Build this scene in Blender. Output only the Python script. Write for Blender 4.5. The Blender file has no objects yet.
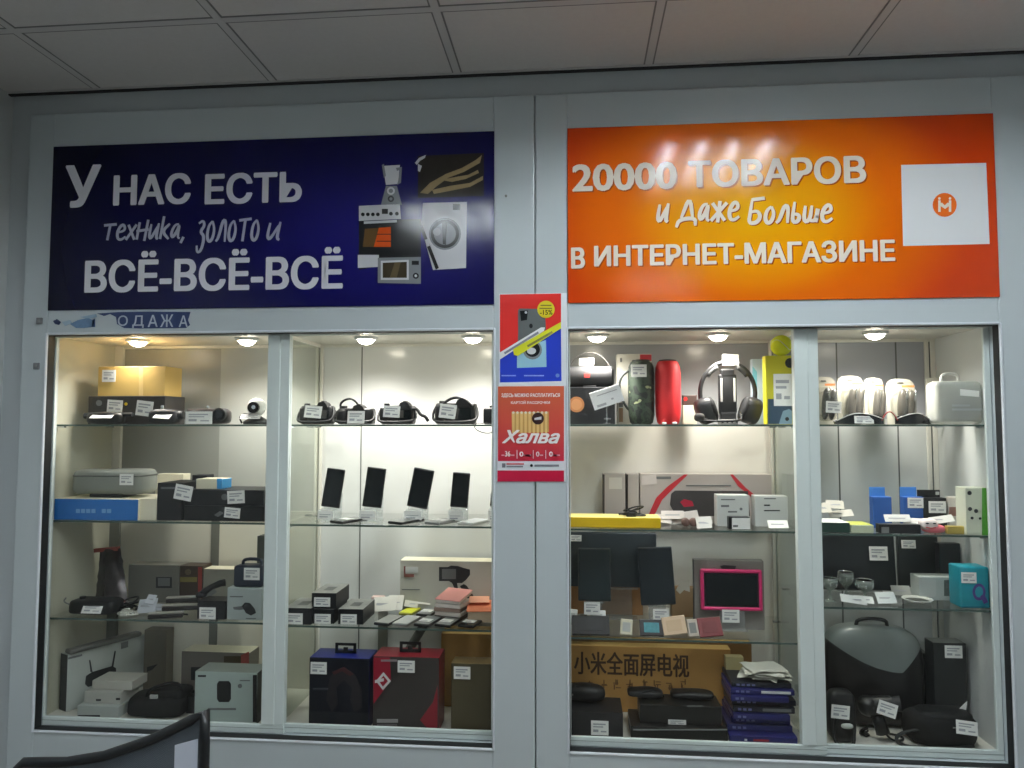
import bpy, bmesh, math, random
from mathutils import Vector, Matrix, noise
R = random.Random(7); noise.seed_set(11)
SC = bpy.context.scene
COL = SC.collection
# ---------------------------------------------------------------- camera, world, big lights, exposure
EYE, DIST, FPX = 1.52, 2.25, 720.0
YAW, PITCH, ROLL = math.radians(5.066), math.radians(3.169), math.radians(0.02)
cy, sy, cp, sp = math.cos(YAW), math.sin(YAW), math.cos(PITCH), math.sin(PITCH)
FWD = Vector((-sy * cp, cy * cp, sp))
_r0 = Vector((cy, sy, 0)); _u0 = _r0.cross(FWD)
RGT = math.cos(ROLL) * _r0 + math.sin(ROLL) * _u0
UPV = -math.sin(ROLL) * _r0 + math.cos(ROLL) * _u0
CAMPOS = Vector((0, -DIST, EYE))
cd = bpy.data.cameras.new('camera')
cam = bpy.data.objects.new('camera', cd); COL.objects.link(cam)
cd.sensor_width = 36; cd.lens = FPX / 1024 * 36; cd.clip_start = 0.02
cam.matrix_world = Matrix(((RGT.x, UPV.x, -FWD.x, CAMPOS.x), (RGT.y, UPV.y, -FWD.y, CAMPOS.y),
                           (RGT.z, UPV.z, -FWD.z, CAMPOS.z), (0, 0, 0, 1)))
SC.camera = cam
w = bpy.data.worlds.new('room_ambience'); SC.world = w; w.use_nodes = True
w.node_tree.nodes['Background'].inputs[0].default_value = (0.8, 0.9, 1, 1)
w.node_tree.nodes['Background'].inputs[1].default_value = 0.20
SC.view_settings.view_transform = 'Standard'; SC.view_settings.look = 'None'
SC.view_settings.gamma = 1; SC.view_settings.use_curve_mapping = False
SC.view_settings.exposure = 0.0
SC.cycles.transparent_max_bounces = 32
SC.cycles.max_bounces = 10
SPOT_POWER = 17.0         # each display-case downlight, watts
TUBE_STRENGTH = 160.0      # luminaire tubes (emission)


def P(px, py, Y):
    """the point of the photograph's pixel on the plane at depth Y"""
    d = FWD * FPX + RGT * (px - 512) - UPV * (py - 384)
    return CAMPOS + d * ((Y + DIST) / d.y)


def Yat(px, py, z):
    d = FWD * FPX + RGT * (px - 512) - UPV * (py - 384)
    return CAMPOS.y + d.y * ((z - EYE) / d.z)


# ---------------------------------------------------------------- materials
def lin(c):
    c = c / 255
    return c / 12.92 if c <= 0.04045 else ((c + 0.055) / 1.055) ** 2.4


_M = {}


def mat(rgb, rough=0.5, metal=0.0, spec=0.5, var=0.05, scale=30.0, emit=0.0, coat=0.0):
    key = (rgb, rough, metal, spec, var, scale, emit, coat)
    if key in _M: return _M[key]
    m = bpy.data.materials.new('paint_%d_%d_%d' % rgb); m.use_nodes = True
    nt = m.node_tree; b = nt.nodes['Principled BSDF']
    col = tuple(lin(v) for v in rgb) + (1,)
    b.inputs['Roughness'].default_value = rough; b.inputs['Metallic'].default_value = metal
    b.inputs['Specular IOR Level'].default_value = spec
    b.inputs['Coat Weight'].default_value = coat
    if var > 0:
        tc = nt.nodes.new('ShaderNodeTexCoord'); n = nt.nodes.new('ShaderNodeTexNoise')
        n.inputs['Scale'].default_value = scale; n.inputs['Detail'].default_value = 3
        nt.links.new(tc.outputs['Object'], n.inputs['Vector'])
        mx = nt.nodes.new('ShaderNodeMix'); mx.data_type = 'RGBA'
        nt.links.new(n.outputs['Fac'], mx.inputs[0])
        mx.inputs[6].default_value = tuple(c * (1 - var) for c in col[:3]) + (1,)
        mx.inputs[7].default_value = tuple(min(1, c * (1 + var)) for c in col[:3]) + (1,)
        nt.links.new(mx.outputs[2], b.inputs['Base Color'])
    else:
        b.inputs['Base Color'].default_value = col
    if emit:
        b.inputs['Emission Color'].default_value = col
        b.inputs['Emission Strength'].default_value = emit
    _M[key] = m
    return m


def glass(name, tint, ior=1.45, haze=0.0, hazecol=(0.8, 0.8, 0.8), rough=0.0):
    m = bpy.data.materials.new(name); m.use_nodes = True; nt = m.node_tree; nt.nodes.clear()
    o = nt.nodes.new('ShaderNodeOutputMaterial'); t = nt.nodes.new('ShaderNodeBsdfTransparent')
    g = nt.nodes.new('ShaderNodeBsdfGlossy'); f = nt.nodes.new('ShaderNodeFresnel'); mx = nt.nodes.new('ShaderNodeMixShader')
    t.inputs[0].default_value = (*tint, 1); g.inputs['Roughness'].default_value = rough; f.inputs[0].default_value = ior
    ge = nt.nodes.new('ShaderNodeNewGeometry'); ml = nt.nodes.new('ShaderNodeMath'); ml.operation = 'MULTIPLY_ADD'   # the far face adds no second reflection
    nt.links.new(f.outputs[0], ml.inputs[1]); nt.links.new(ge.outputs['Backfacing'], ml.inputs[0])
    sb = nt.nodes.new('ShaderNodeMath'); sb.operation = 'SUBTRACT'; sb.use_clamp = True
    ml.operation = 'MULTIPLY'; nt.links.new(f.outputs[0], sb.inputs[0]); nt.links.new(ml.outputs[0], sb.inputs[1])
    nt.links.new(sb.outputs[0], mx.inputs[0]); nt.links.new(t.outputs[0], mx.inputs[1]); nt.links.new(g.outputs[0], mx.inputs[2])
    last = mx
    if haze:
        d = nt.nodes.new('ShaderNodeBsdfDiffuse'); d.inputs[0].default_value = (*hazecol, 1)
        m2 = nt.nodes.new('ShaderNodeMixShader'); m2.inputs[0].default_value = haze
        nt.links.new(mx.outputs[0], m2.inputs[1]); nt.links.new(d.outputs[0], m2.inputs[2]); last = m2
    nt.links.new(last.outputs[0], o.inputs[0])
    return m


def gradient_print(name, stops, centre, radius, rough):
    """a printed radial gradient: stops = [(position, rgb)], centre and radius in the sign's own metres"""
    m = bpy.data.materials.new(name); m.use_nodes = True; nt = m.node_tree; b = nt.nodes['Principled BSDF']
    tc = nt.nodes.new('ShaderNodeTexCoord'); mp = nt.nodes.new('ShaderNodeMapping')
    mp.inputs['Scale'].default_value = (1 / radius[0], 1, 1 / radius[1])
    mp.inputs['Location'].default_value = (-centre[0] / radius[0], 0, -centre[1] / radius[1])
    g = nt.nodes.new('ShaderNodeTexGradient'); g.gradient_type = 'SPHERICAL'
    r = nt.nodes.new('ShaderNodeValToRGB'); r.color_ramp.interpolation = 'EASE'
    el = r.color_ramp.elements
    while len(el) < len(stops): el.new(0.5)
    for e, (p_, c) in zip(el, stops): e.position = p_; e.color = tuple(lin(v) for v in c) + (1,)
    nt.links.new(tc.outputs['Object'], mp.inputs[0]); nt.links.new(mp.outputs[0], g.inputs[0])
    b.inputs['Specular IOR Level'].default_value = .30
    nt.links.new(g.outputs['Fac'], r.inputs[0]); nt.links.new(r.outputs[0], b.inputs['Base Color'])
    b.inputs['Roughness'].default_value = rough
    return m


WHITE = mat((222, 226, 228), 0.5); PAPER = mat((236, 236, 232), 0.7, var=0.03); INK = mat((164, 166, 170), 0.7)
BLACK = mat((20, 21, 23), 0.45, var=0.15); DARK = mat((34, 35, 38), 0.55, var=0.15); SATIN = mat((12, 12, 14), 0.22, var=0)
RUBBER = mat((22, 24, 26), 0.6, var=0.1); SCREEN = mat((22, 27, 29), 0.06, var=0, coat=0.5)
PVC = mat((190, 199, 202), 0.32, var=0.02, scale=6); PVC_BEAD = mat((214, 220, 226), 0.3, var=0.02)
ALU = mat((212, 222, 219), 0.36, metal=0.0, var=0.03, scale=12); LAMINATE = mat((214, 212, 202), 0.42, var=0.02, scale=8)
CARD = mat((186, 140, 74), 0.75, var=0.1, scale=20); CARDT = mat((206, 170, 100), 0.75, var=0.08, scale=20)
GREY = mat((128, 130, 128), 0.55); LGREY = mat((190, 192, 188), 0.55); CREAM = mat((226, 220, 196), 0.6)
RED = mat((190, 34, 34), 0.45); BLUE = mat((36, 104, 190), 0.45); NAVY = mat((26, 30, 84), 0.4); YEL = mat((226, 196, 20), 0.5)
GREEN = mat((84, 158, 52), 0.5); TEAL = mat((20, 150, 168), 0.45); PINK = mat((206, 48, 108), 0.42); SALMON = mat((240, 140, 100), 0.6)
CHROME = mat((210, 212, 215), 0.14, metal=1, var=0)
PANE = glass('clear_pane', (0.98, 0.985, 0.98)); SHELFGLASS = glass('shelf_glass', (0.975, 0.985, 0.98), ior=1.3)
SHELFEDGE = mat((74, 92, 86), 0.25); CLEAR = glass('clear_plastic', (0.9, 0.92, 0.92), haze=0.12)
FROST = glass('frosted_plastic', (0.78, 0.8, 0.77), haze=0.42, hazecol=(0.72, 0.74, 0.7), rough=0.2)
BLISTER = glass('milky_blister', (0.9, 0.9, 0.88), haze=0.06, hazecol=(0.8, 0.79, 0.74), rough=0.12)


# ---------------------------------------------------------------- mesh building
class MB:
    def __init__(s): s.v = []; s.f = []; s.m = []; s.sm = []; s.mats = []

    def mi(s, m):
        if m not in s.mats: s.mats.append(m)
        return s.mats.index(m)

    def add(s, vs, fs, m, smooth=False, T=None, pick=None):
        o = len(s.v)
        s.v += [tuple(T @ Vector(p)) if T else tuple(p) for p in vs]
        for f in fs:
            s.f.append([i + o for i in f]); s.sm.append(smooth)
            mm = m
            if pick:
                a, b, c = (Vector(vs[f[0]]), Vector(vs[f[1]]), Vector(vs[f[2]]))
                mm = pick((b - a).cross(c - a).normalized()) or m
            s.m.append(s.mi(mm))
        return s

    def box(s, x0, x1, y0, y1, z0, z1, m, T=None, pick=None):
        v = [(x, y, z) for x in (x0, x1) for y in (y0, y1) for z in (z0, z1)]
        return s.add(v, [(0, 1, 3, 2), (4, 6, 7, 5), (0, 4, 5, 1), (2, 3, 7, 6), (0, 2, 6, 4), (1, 5, 7, 3)], m, False, T, pick)

    def rbox(s, x0, x1, y0, y1, z0, z1, m, r=0.002, seg=2, T=None, pick=None, jit=0.0):
        bm = bmesh.new(); bmesh.ops.create_cube(bm, size=1)
        r = min(r, 0.49 * min(x1 - x0, y1 - y0, z1 - z0))
        for v in bm.verts:
            v.co = Vector((x0 + (v.co.x + .5) * (x1 - x0), y0 + (v.co.y + .5) * (y1 - y0), z0 + (v.co.z + .5) * (z1 - z0)))
        if r > 0: bmesh.ops.bevel(bm, geom=bm.edges[:], offset=r, segments=seg, profile=0.5, affect='EDGES')
        if jit:
            bmesh.ops.subdivide_edges(bm, edges=bm.edges[:], cuts=3, use_grid_fill=True)
            for v in bm.verts: v.co += noise.noise_vector(v.co * 22) * jit
        bm.verts.index_update(); bm.normal_update()
        vs = [v.co.copy() for v in bm.verts]; fs = [[v.index for v in f.verts] for f in bm.faces]; bm.free()
        return s.add(vs, fs, m, seg > 1 and r > 0.004, T, pick)

    def cyl(s, p0, p1, r0, m, r1=None, n=20, T=None, smooth=True):
        r1 = r0 if r1 is None else r1
        p0, p1 = Vector(p0), Vector(p1); d = (p1 - p0).normalized()
        a = d.orthogonal().normalized(); b = d.cross(a); vs = []; fs = []
        for i in range(n):
            t = 2 * math.pi * i / n; c = a * math.cos(t) + b * math.sin(t)
            vs += [p0 + c * r0, p1 + c * r1]
        for i in range(n):
            j = (i + 1) % n; fs.append((2 * i, 2 * j, 2 * j + 1, 2 * i + 1))
        s.add(vs, fs, m, smooth, T)
        return s.add(vs, [[2 * i for i in range(n)][::-1], [2 * i + 1 for i in range(n)]], m, False, T)

    def tube(s, pts, r, m, n=8, T=None, closed=False):
        pts = [Vector(p) for p in pts]; N = len(pts); vs = []; fs = []; a = None
        for i, p in enumerate(pts):
            d = (pts[(i + 1) % N] - pts[i - 1]) if closed else (pts[min(i + 1, N - 1)] - pts[max(i - 1, 0)])
            d.normalize()
            a = d.orthogonal().normalized() if a is None else (a - d * a.dot(d)).normalized()
            b = d.cross(a); rr = r[i] if isinstance(r, (list, tuple)) else r
            vs += [p + (a * math.cos(2 * math.pi * k / n) + b * math.sin(2 * math.pi * k / n)) * rr for k in range(n)]
        for i in range(N if closed else N - 1):
            j = (i + 1) % N
            for k in range(n): l = (k + 1) % n; fs.append((i * n + k, i * n + l, j * n + l, j * n + k))
        if not closed: fs += [list(range(n))[::-1], [(N - 1) * n + k for k in range(n)]]
        return s.add(vs, fs, m, True, T)

    def lathe(s, prof, m, n=28, T=None):
        """prof = [(radius, z)] about the z axis"""
        vs = []; fs = []
        for (r, z) in prof: vs += [(r * math.cos(2 * math.pi * k / n), r * math.sin(2 * math.pi * k / n), z) for k in range(n)]
        for i in range(len(prof) - 1):
            for k in range(n): l = (k + 1) % n; fs.append((i * n + k, i * n + l, (i + 1) * n + l, (i + 1) * n + k))
        fs += [list(range(n))[::-1], [(len(prof) - 1) * n + k for k in range(n)]]
        return s.add(vs, fs, m, True, T)

    def prism(s, poly, y0, y1, m, T=None):
        """poly = [(x, z)] in the facing plane, from depth y0 (front) to y1"""
        n = len(poly); vs = [(x, y0, z) for x, z in poly] + [(x, y1, z) for x, z in poly]
        area = sum(poly[i][0] * poly[(i + 1) % n][1] - poly[(i + 1) % n][0] * poly[i][1] for i in range(n))
        fs = [list(range(n)), [n + i for i in range(n)][::-1]] + [(i, n + i, n + (i + 1) % n, (i + 1) % n) for i in range(n)]
        if area < 0: fs = [list(f)[::-1] for f in fs]
        return s.add(vs, fs, m, False, T)

    def blob(s, c, r, m, e=0.6, nz=0.0, fr=8.0, n=18, T=None, flat=None):
        """superellipsoid c = centre, r = radii, e = squareness, nz = lumpiness"""
        sg = lambda v, p: math.copysign(abs(v) ** p, v); vs = []; fs = []; k = n // 2
        for i in range(k + 1):
            u = -math.pi / 2 + math.pi * i / k
            for j in range(n):
                a = 2 * math.pi * j / n
                p = Vector((sg(math.cos(u), e) * sg(math.cos(a), e), sg(math.cos(u), e) * sg(math.sin(a), e), sg(math.sin(u), e)))
                q = Vector((c[0] + p.x * r[0], c[1] + p.y * r[1], c[2] + p.z * r[2]))
                if nz: q += noise.noise_vector(q * fr + Vector((3.1, 1.7, 9.2))) * nz
                if flat is not None: q.z = max(q.z, flat)
                vs.append(q)
        for i in range(k):
            for j in range(n): l = (j + 1) % n; fs.append((i * n + j, i * n + l, (i + 1) * n + l, (i + 1) * n + j))
        return s.add(vs, fs, m, True, T)

    def build(s, name, parent=None, label=None, loc=None):
        me = bpy.data.meshes.new(name); me.from_pydata(s.v, [], s.f)
        for m in s.mats: me.materials.append(m)
        for p_, i, sm in zip(me.polygons, s.m, s.sm): p_.material_index = i; p_.use_smooth = sm
        me.update()
        o = bpy.data.objects.new(name, me); COL.objects.link(o)
        if parent: o.parent = parent
        if loc: o.location = loc
        if label: o['label'] = label
        return o


def tagit(o, label, cat, group=None):
    o['label'] = label; o['category'] = cat
    if group: o['group'] = group
    return o


def thing(name, label, cat, loc, rz=0.0, group=None):
    o = bpy.data.objects.new(name, None); COL.objects.link(o); o.empty_display_size = 0.03
    o.location = loc; o.rotation_euler = (0, 0, rz)
    return tagit(o, label, cat, group)


def struct(name, mb, parent=None):
    o = mb.build(name, parent)
    if parent is None: o['kind'] = 'structure'
    return o


def RX(a): return Matrix.Rotation(a, 4, 'X')
def RY(a): return Matrix.Rotation(a, 4, 'Y')
def RZ(a): return Matrix.Rotation(a, 4, 'Z')
def TR(x, y, z): return Matrix.Translation((x, y, z))


def copy_tree(o, loc, rz, label, parent=None):
    c = o.copy(); COL.objects.link(c)
    if parent: c.parent = parent
    else: c.location = loc; c.rotation_euler = (0, 0, rz); c['label'] = label
    for ch in list(o.children): copy_tree(ch, None, None, None, c)
    return c


# ---------------------------------------------------------------- lettering
def text_polys(s, offset=0.0, shear=0.0, space=1.0):
    cu = bpy.data.curves.new('lettering', 'FONT'); cu.body = s; cu.size = 1; cu.offset = offset; cu.shear = shear
    cu.space_character = space; cu.resolution_u = 3
    o = bpy.data.objects.new('lettering', cu); COL.objects.link(o)
    dg = bpy.context.evaluated_depsgraph_get(); dg.update()
    me = bpy.data.meshes.new_from_object(o.evaluated_get(dg))
    vs = [v.co.copy() for v in me.vertices]; fs = [list(p_.vertices) for p_ in me.polygons]
    bpy.data.objects.remove(o); bpy.data.curves.remove(cu); bpy.data.meshes.remove(me)
    return vs, fs


def put_text(mb, s, x0, x1, z0, z1, y, m, offset=0.0, shear=0.0, space=1.0):
    """set a line of lettering into the box x0..x1, z0..z1 of the facing plane y; offset thickens the strokes"""
    vs, fs = text_polys(s, 0.0, shear, space)
    if not vs: return
    a0, a1 = min(v.x for v in vs), max(v.x for v in vs); b0, b1 = min(v.y for v in vs), max(v.y for v in vs)
    e = offset * (z1 - z0)
    for k, (du, dv) in enumerate([(0, 0), (-1, 0), (1, 0), (-.7, .6), (.7, .6), (-.7, -.6), (.7, -.6)][:1 if not offset else 7]):
        out = [(x0 + e + (v.x - a0) / (a1 - a0) * (x1 - x0 - 2 * e) + du * e, y - .00003 * k, z0 + .6 * e + (v.y - b0) / (b1 - b0) * (z1 - z0 - 1.2 * e) + dv * e) for v in vs]
        for i, f in enumerate(fs):      # the fill's faces never lie in one plane with each other
            mb.add([(out[j][0], out[j][1] - .00001 * (i % 5), out[j][2]) for j in f], [list(range(len(f)))], m)


HAND = {
    'т': (.95, [[(0, 1), (.9, 1.06)], [(.45, 1.02), (.38, 0)]]),
    'е': (.75, [[(.1, .5), (.6, .62), (.52, .98), (.28, 1), (.06, .55), (.15, .08), (.42, 0), (.7, .22)]]),
    'х': (.72, [[(.05, 1), (.6, 0)], [(.62, 1), (0, 0)]]),
    'н': (.85, [[(.1, 1.15), (.05, 0)], [(.68, 1.3), (.6, -.1)], [(-.05, .55), (.8, .66)]]),
    'и': (.8, [[(.1, 1), (.04, .2), (.2, 0), (.56, .85)], [(.62, 1.05), (.54, .1), (.7, 0)]]),
    'к': (.75, [[(.12, 1.5), (.05, 0)], [(.6, 1), (.12, .5), (.65, -.02)]]),
    'а': (.78, [[(.5, .95), (.22, .92), (.02, .4), (.15, .02), (.44, .5), (.54, .98), (.5, .1), (.68, 0)]]),
    ',': (.45, [[(.15, .1), (0, -.3)]]),
    'з': (.7, [[(.05, .9), (.35, 1.05), (.5, .8), (.2, .5), (.56, .28), (.42, -.4), (.12, -.5), (.05, -.15)]]),
    'о': (.72, [[(.35, 1), (.1, .8), (.03, .3), (.2, 0), (.45, .12), (.55, .6), (.35, 1)]]),
    'л': (.85, [[(0, .02), (.18, .2), (.38, 1.05), (.62, 1.0), (.66, 0)]]),
    'Д': (1.2, [[(.15, .2), (.55, 1.45), (.85, .2)], [(-.1, -.32), (.02, .12), (1.02, .2), (1.06, -.25)]]),
    'ж': (1.0, [[(0, 1), (.85, 0)], [(.88, 1), (0, 0)], [(.45, 1.1), (.42, -.1)]]),
    'Б': (.95, [[(.85, 1.52), (.08, 1.44)], [(.12, 1.44), (.08, .7), (.05, .02), (.55, .06), (.72, .45), (.5, .78), (.1, .7)]]),
    'ь': (.7, [[(.12, 1.25), (.05, .05), (.42, .05), (.5, .45), (.1, .55)]]),
    'ш': (1.0, [[(.06, 1), (.04, .05), (.4, .1), (.44, 1)], [(.41, .1), (.76, .1), (.82, 1.05), (.78, 0)]]),
    ' ': (.55, [])}


def put_hand(mb, s, x0, x1, z0, z1, y, m, wd):
    """brush lettering as flat strokes, set into the box"""
    st = []; x = 0
    for ch in s:
        a, ls = HAND[ch]
        for l in ls:
            q = [(x + u + .12 * v, v) for u, v in l]
            for _ in range(2):      # round the corners
                if len(q) > 2:
                    o = [q[0]]
                    for k in range(len(q) - 1):
                        (ax, ay), (bx, by) = q[k], q[k + 1]
                        o += [(ax * .75 + bx * .25, ay * .75 + by * .25), (ax * .25 + bx * .75, ay * .25 + by * .75)]
                    q = o + [q[-1]]
            st.append(q)
        x += a
    xs = [p[0] for l in st for p in l]; zs = [p[1] for l in st for p in l]
    fx = lambda u: x0 + (u - min(xs)) / (max(xs) - min(xs)) * (x1 - x0)
    fz = lambda v: z0 + (v - min(zs)) / (max(zs) - min(zs)) * (z1 - z0)
    for i, l in enumerate(st):
        q = [Vector((fx(u), 0, fz(v))) for u, v in l]; n = len(q); L = []; Rr = []
        for k in range(n):
            d = (q[min(k + 1, n - 1)] - q[max(k - 1, 0)]).normalized(); nn = Vector((-d.z, 0, d.x))
            ww = wd * (.55 + .45 * math.sin(math.pi * (k + .5) / n))
            L.append(q[k] + nn * ww); Rr.append(q[k] - nn * ww)
        for k in range(n - 1):              # no two faces of a stroke lie in one plane
            dy = Vector((0, y - .00012 * i - .00002 * (k % 6), 0)); mb.add([L[k] + dy, Rr[k] + dy, Rr[k + 1] + dy, L[k + 1] + dy], [(0, 1, 2, 3)], m)


# ---------------------------------------------------------------- printed shapes in photograph pixels on a facing plane
def px_poly(pts, Y, o=(0, 0, 0), c=1.0):
    out = []
    for a, b in pts:
        q = P(a, b, Y); out.append(((q.x - o[0]) / c, q.z - o[2]))
    return out


def circle(cx, cy_, r, n=24, ry=None): 
    ry = r if ry is None else ry
    return [(cx + r * math.cos(2 * math.pi * i / n), cy_ + ry * math.sin(2 * math.pi * i / n)) for i in range(n)]


def rect(x0, y0, x1, y1): return [(x0, y0), (x1, y0), (x1, y1), (x0, y1)]


def ring(mb, cx, cy_, r0, r1, Y, y0, y1, m, o=(0, 0, 0), n=28):
    a = px_poly(circle(cx, cy_, r1, n), Y, o); b = px_poly(circle(cx, cy_, r0, n), Y, o)
    for k in range(n):
        l = (k + 1) % n
        mb.prism([a[k], a[l], b[l], b[k]], y0, y1, m)


def price_tag(root, px, Y, roll=0.0, lean=0.0, y=-0.0012, c=1.0, ink=INK, paper=PAPER):
    """a paper price tag, px = (x0, y0, x1, y1) in the photograph at depth Y, child of its thing"""
    o = root.location
    a = P(px[0], px[3], Y); b = P(px[2], px[1], Y)
    wd, h = (b.x - a.x), (b.z - a.z)
    T = TR(((a.x + b.x) / 2 - o[0]) / c, y + (Y - o[1]) / 1, (a.z + b.z) / 2 - o[2]) @ RX(lean) @ RY(roll)
    mb = MB(); mb.box(-wd / 2, wd / 2, -.0004, .0004, -h / 2, h / 2, paper, T)
    for (u0, u1, v, t) in ((-.38, .34, .26, .05), (-.38, .2, .08, .04), (-.38, -.08, -.2, .09), (.06, .38, -.24, .05)):
        mb.box(u0 * wd, u1 * wd, -.0009, -.0004, (v - t) * h, (v + t) * h, ink, T)
    return mb.build('price_tag', root)
# ---------------------------------------------------------------- the room
XL, XLb, XRa, XR = -1.7594, -0.2595, -0.0228, 1.2563       # the two window openings
ZT, ZB = EYE + .296, EYE - .993                            # their top and bottom
BT, BB = EYE + .9374, EYE + .3779                          # the banners' top and bottom
ZC = EYE + 1.128                                           # ceiling
YG, YSH, YBK = .036, .088, .42                             # glass, shelf fronts, cabinet back
XW0, XW1, YREAR = P(7, 200, 0).x, 1.75, -4.2
XSEAM = P(535, 300, 0).x
ROOMWALL = mat((176, 180, 180), 0.6, var=0.03, scale=4); TILE = mat((196, 194, 192), 0.85, var=0.05, scale=60)
CGAP = mat((122, 122, 122), 0.8); TBAR = mat((188, 187, 186), 0.5, var=0.02); GAP = mat((40, 40, 42), 0.8)
FLOORM = mat((146, 140, 132), 0.4, var=0.1, scale=5)

mb = MB(); mb.box(XW0 - .1, XW1 + .1, YREAR - .1, .75, -.1, 0, FLOORM)
for k in range(9): mb.box(XW0, XW1, YREAR + .5 * k - .002, YREAR + .5 * k + .002, -.001, .0004, GAP)
struct('floor', mb)
mb = MB(); mb.box(XW0 - .1, XW1 + .1, YREAR - .1, .75, ZC, ZC + .08, TILE); struct('ceiling', mb)
mb = MB()                                                   # the suspended ceiling's T-bars
gx = [P(a, b, 0).x for a, b in ((100, 91), (275, 84), (458, 77), (648, 67), (851, 57))]
gx = [gx[0] - .58] + gx + [gx[-1] + .62]
GY = [-.375 - .6 * k for k in range(7)]
for x in gx:
    if XW0 < x < XW1:
        mb.box(x - .011, x + .011, YREAR, -.003, ZC - .0022, ZC + .001, TBAR)
        for sgn in (-1, 1): mb.box(x + sgn * .0135 - .0025, x + sgn * .0135 + .0025, YREAR, -.003, ZC - .0012, ZC + .001, CGAP)
for y in GY:
    mb.box(XW0, XW1, y - .011, y + .011, ZC - .002, ZC + .001, TBAR)
    for sgn in (-1, 1): mb.box(XW0, XW1, y + sgn * .0135 - .0025, y + sgn * .0135 + .0025, ZC - .0012, ZC + .001, CGAP)
struct('trim_1', mb)
mb = MB(); mb.box(XW0, XW1, -.012, -.0005, ZC - .009, ZC - .0005, GAP); mb.box(XW0, XW1, -.02, -.012, ZC - .004, ZC - .0005, TBAR); struct('trim_2', mb)
mb = MB(); mb.box(XW0 - .1, XW0, YREAR, .75, 0, ZC, ROOMWALL); struct('wall_left', mb)
mb = MB(); mb.box(XW1, XW1 + .1, YREAR, .75, 0, ZC, ROOMWALL); struct('wall_right', mb)
mb = MB(); mb.box(XW0, XW1, YREAR - .1, YREAR, 0, ZC, mat((160, 164, 166), 0.6, var=0.04, scale=3)); struct('wall_rear', mb)
# facade wall round the two window units
FZ0, FZ1 = .40, P(800, 84, 0).z
FX0, FX1 = P(27, 200, 0).x, XW1
FACADE = mat((180, 187, 190), 0.35, var=0.02, scale=5)
mb = MB()
mb.box(XW0, FX0, .012, .06, 0, ZC, FACADE); mb.box(FX0, XW1, .012, .06, FZ1, ZC, FACADE)
mb.box(FX0, XW1, .012, .06, 0, FZ0, FACADE); mb.box(1.42, XW1, .012, .06, FZ0, FZ1, FACADE)
struct('wall_back', mb)


def window_unit(name, x0, x1, a, b, split, meet, endstile):
    mb = MB()
    for (p, q, r, s_) in ((x0, a, FZ0, FZ1), (b, x1, FZ0, FZ1)): mb.rbox(p, q, 0, .06, r, s_, PVC, .004)
    for (r, s_) in ((FZ0, ZB), (ZT, BB + .012), (BT - .012, FZ1)): mb.rbox(a - .001, b + .001, .0004, .06, r, s_, PVC, .003)
    mb.box(a, b, .02, .05, BB, BT, PVC)
    o = mb.build(name); o['kind'] = 'structure'
    t = .0075; mb = MB()                                       # light glazing bead round the opening
    for (p, q, r, s_) in ((a - t, a, ZB - t, ZT + t), (b, b + t, ZB - t, ZT + t), (a, b, ZB - t, ZB), (a, b, ZT, ZT + t)):
        mb.rbox(p, q, -.004, .02, r, s_, PVC_BEAD, .003)
    mb.build('glazing_bead', o)
    mb = MB(); t = .0012                                       # dark gasket lining the reveal
    for (p, q, r, s_) in ((a, a + t, ZB, ZT), (b - t, b, ZB, ZT), (a, b, ZB, ZB + t), (a, b, ZT - t, ZT)):
        mb.box(p, q, .004, .034, r, s_, RUBBER)
    mb.build('gasket', o)
    for k, (c, d, yy) in enumerate(((a + .002, split[1], YG), (split[0], b - .002, YG + .014))):
        s0 = MB(); zr = ZB + .030; mid = split[1] - split[0]
        s0.rbox(c, d, yy, yy + .012, ZB + .002, zr, ALU, .002)
        s0.box(c, d, yy - .0006, yy, ZB + .018, ZB + .0188, SHELFEDGE); pass
        sash = s0.build('sliding_sash', o)
        s1 = MB()
        if k == 0: s1.rbox(d - mid, d - mid * .42, yy - .004, yy + .012, zr, ZT - .003, ALU, .003); s1.rbox(d - mid * .46, d, yy, yy + .012, zr, ZT - .003, ALU, .002)
        else: s1.rbox(c + .001, d - (d - c) + mid, yy, yy + .012, zr, ZT - .003, ALU, .002)
        s1.build('stile', sash)
        s2 = MB()
        if k == 0: s2.rbox(c, c + .003, yy, yy + .012, zr, ZT - .003, ALU, .002)
        else: s2.rbox(d - endstile, d, yy, yy + .012, zr, ZT - .003, ALU, .002)
        s2.build('stile', sash)
        s3 = MB(); s3.box(c, d, yy, yy + .010, ZT - .004, ZT - .0015, ALU); s3.build('top_rail', sash)
        s4 = MB(); s4.box(c + .006, d - .006, yy + .004, yy + .008, zr - .004, ZT - .003, PANE); s4.build('pane', sash)
    return o


sp1 = (P(265, 520, YG).x, P(287, 520, YG).x); sp2 = (P(797, 520, YG).x, P(822, 520, YG).x)
win1 = window_unit('window_1', FX0, XSEAM - .0015, XL, XLb, sp1, 0, .008)
win2 = window_unit('window_2', XSEAM + .0015, 1.42, XRa, XR, sp2, 0, .018)
for (a, b) in ((40, 321), (37, 366)):
    q = P(a, b, 0); mb = MB(); mb.rbox(q.x - .010, q.x + .010, -.006, .001, q.z - .011, q.z + .011, mat((112, 114, 116), .5), .002)
    mb.cyl((q.x, -.0075, q.z), (q.x, -.005, q.z), .004, GREY); mb.build('hinge_cap', win1)
q = P(506, 196, 0); mb = MB(); mb.cyl((q.x, -.003, q.z), (q.x, .001, q.z), .004, GREY); mb.build('screw_cap', win1)

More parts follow.
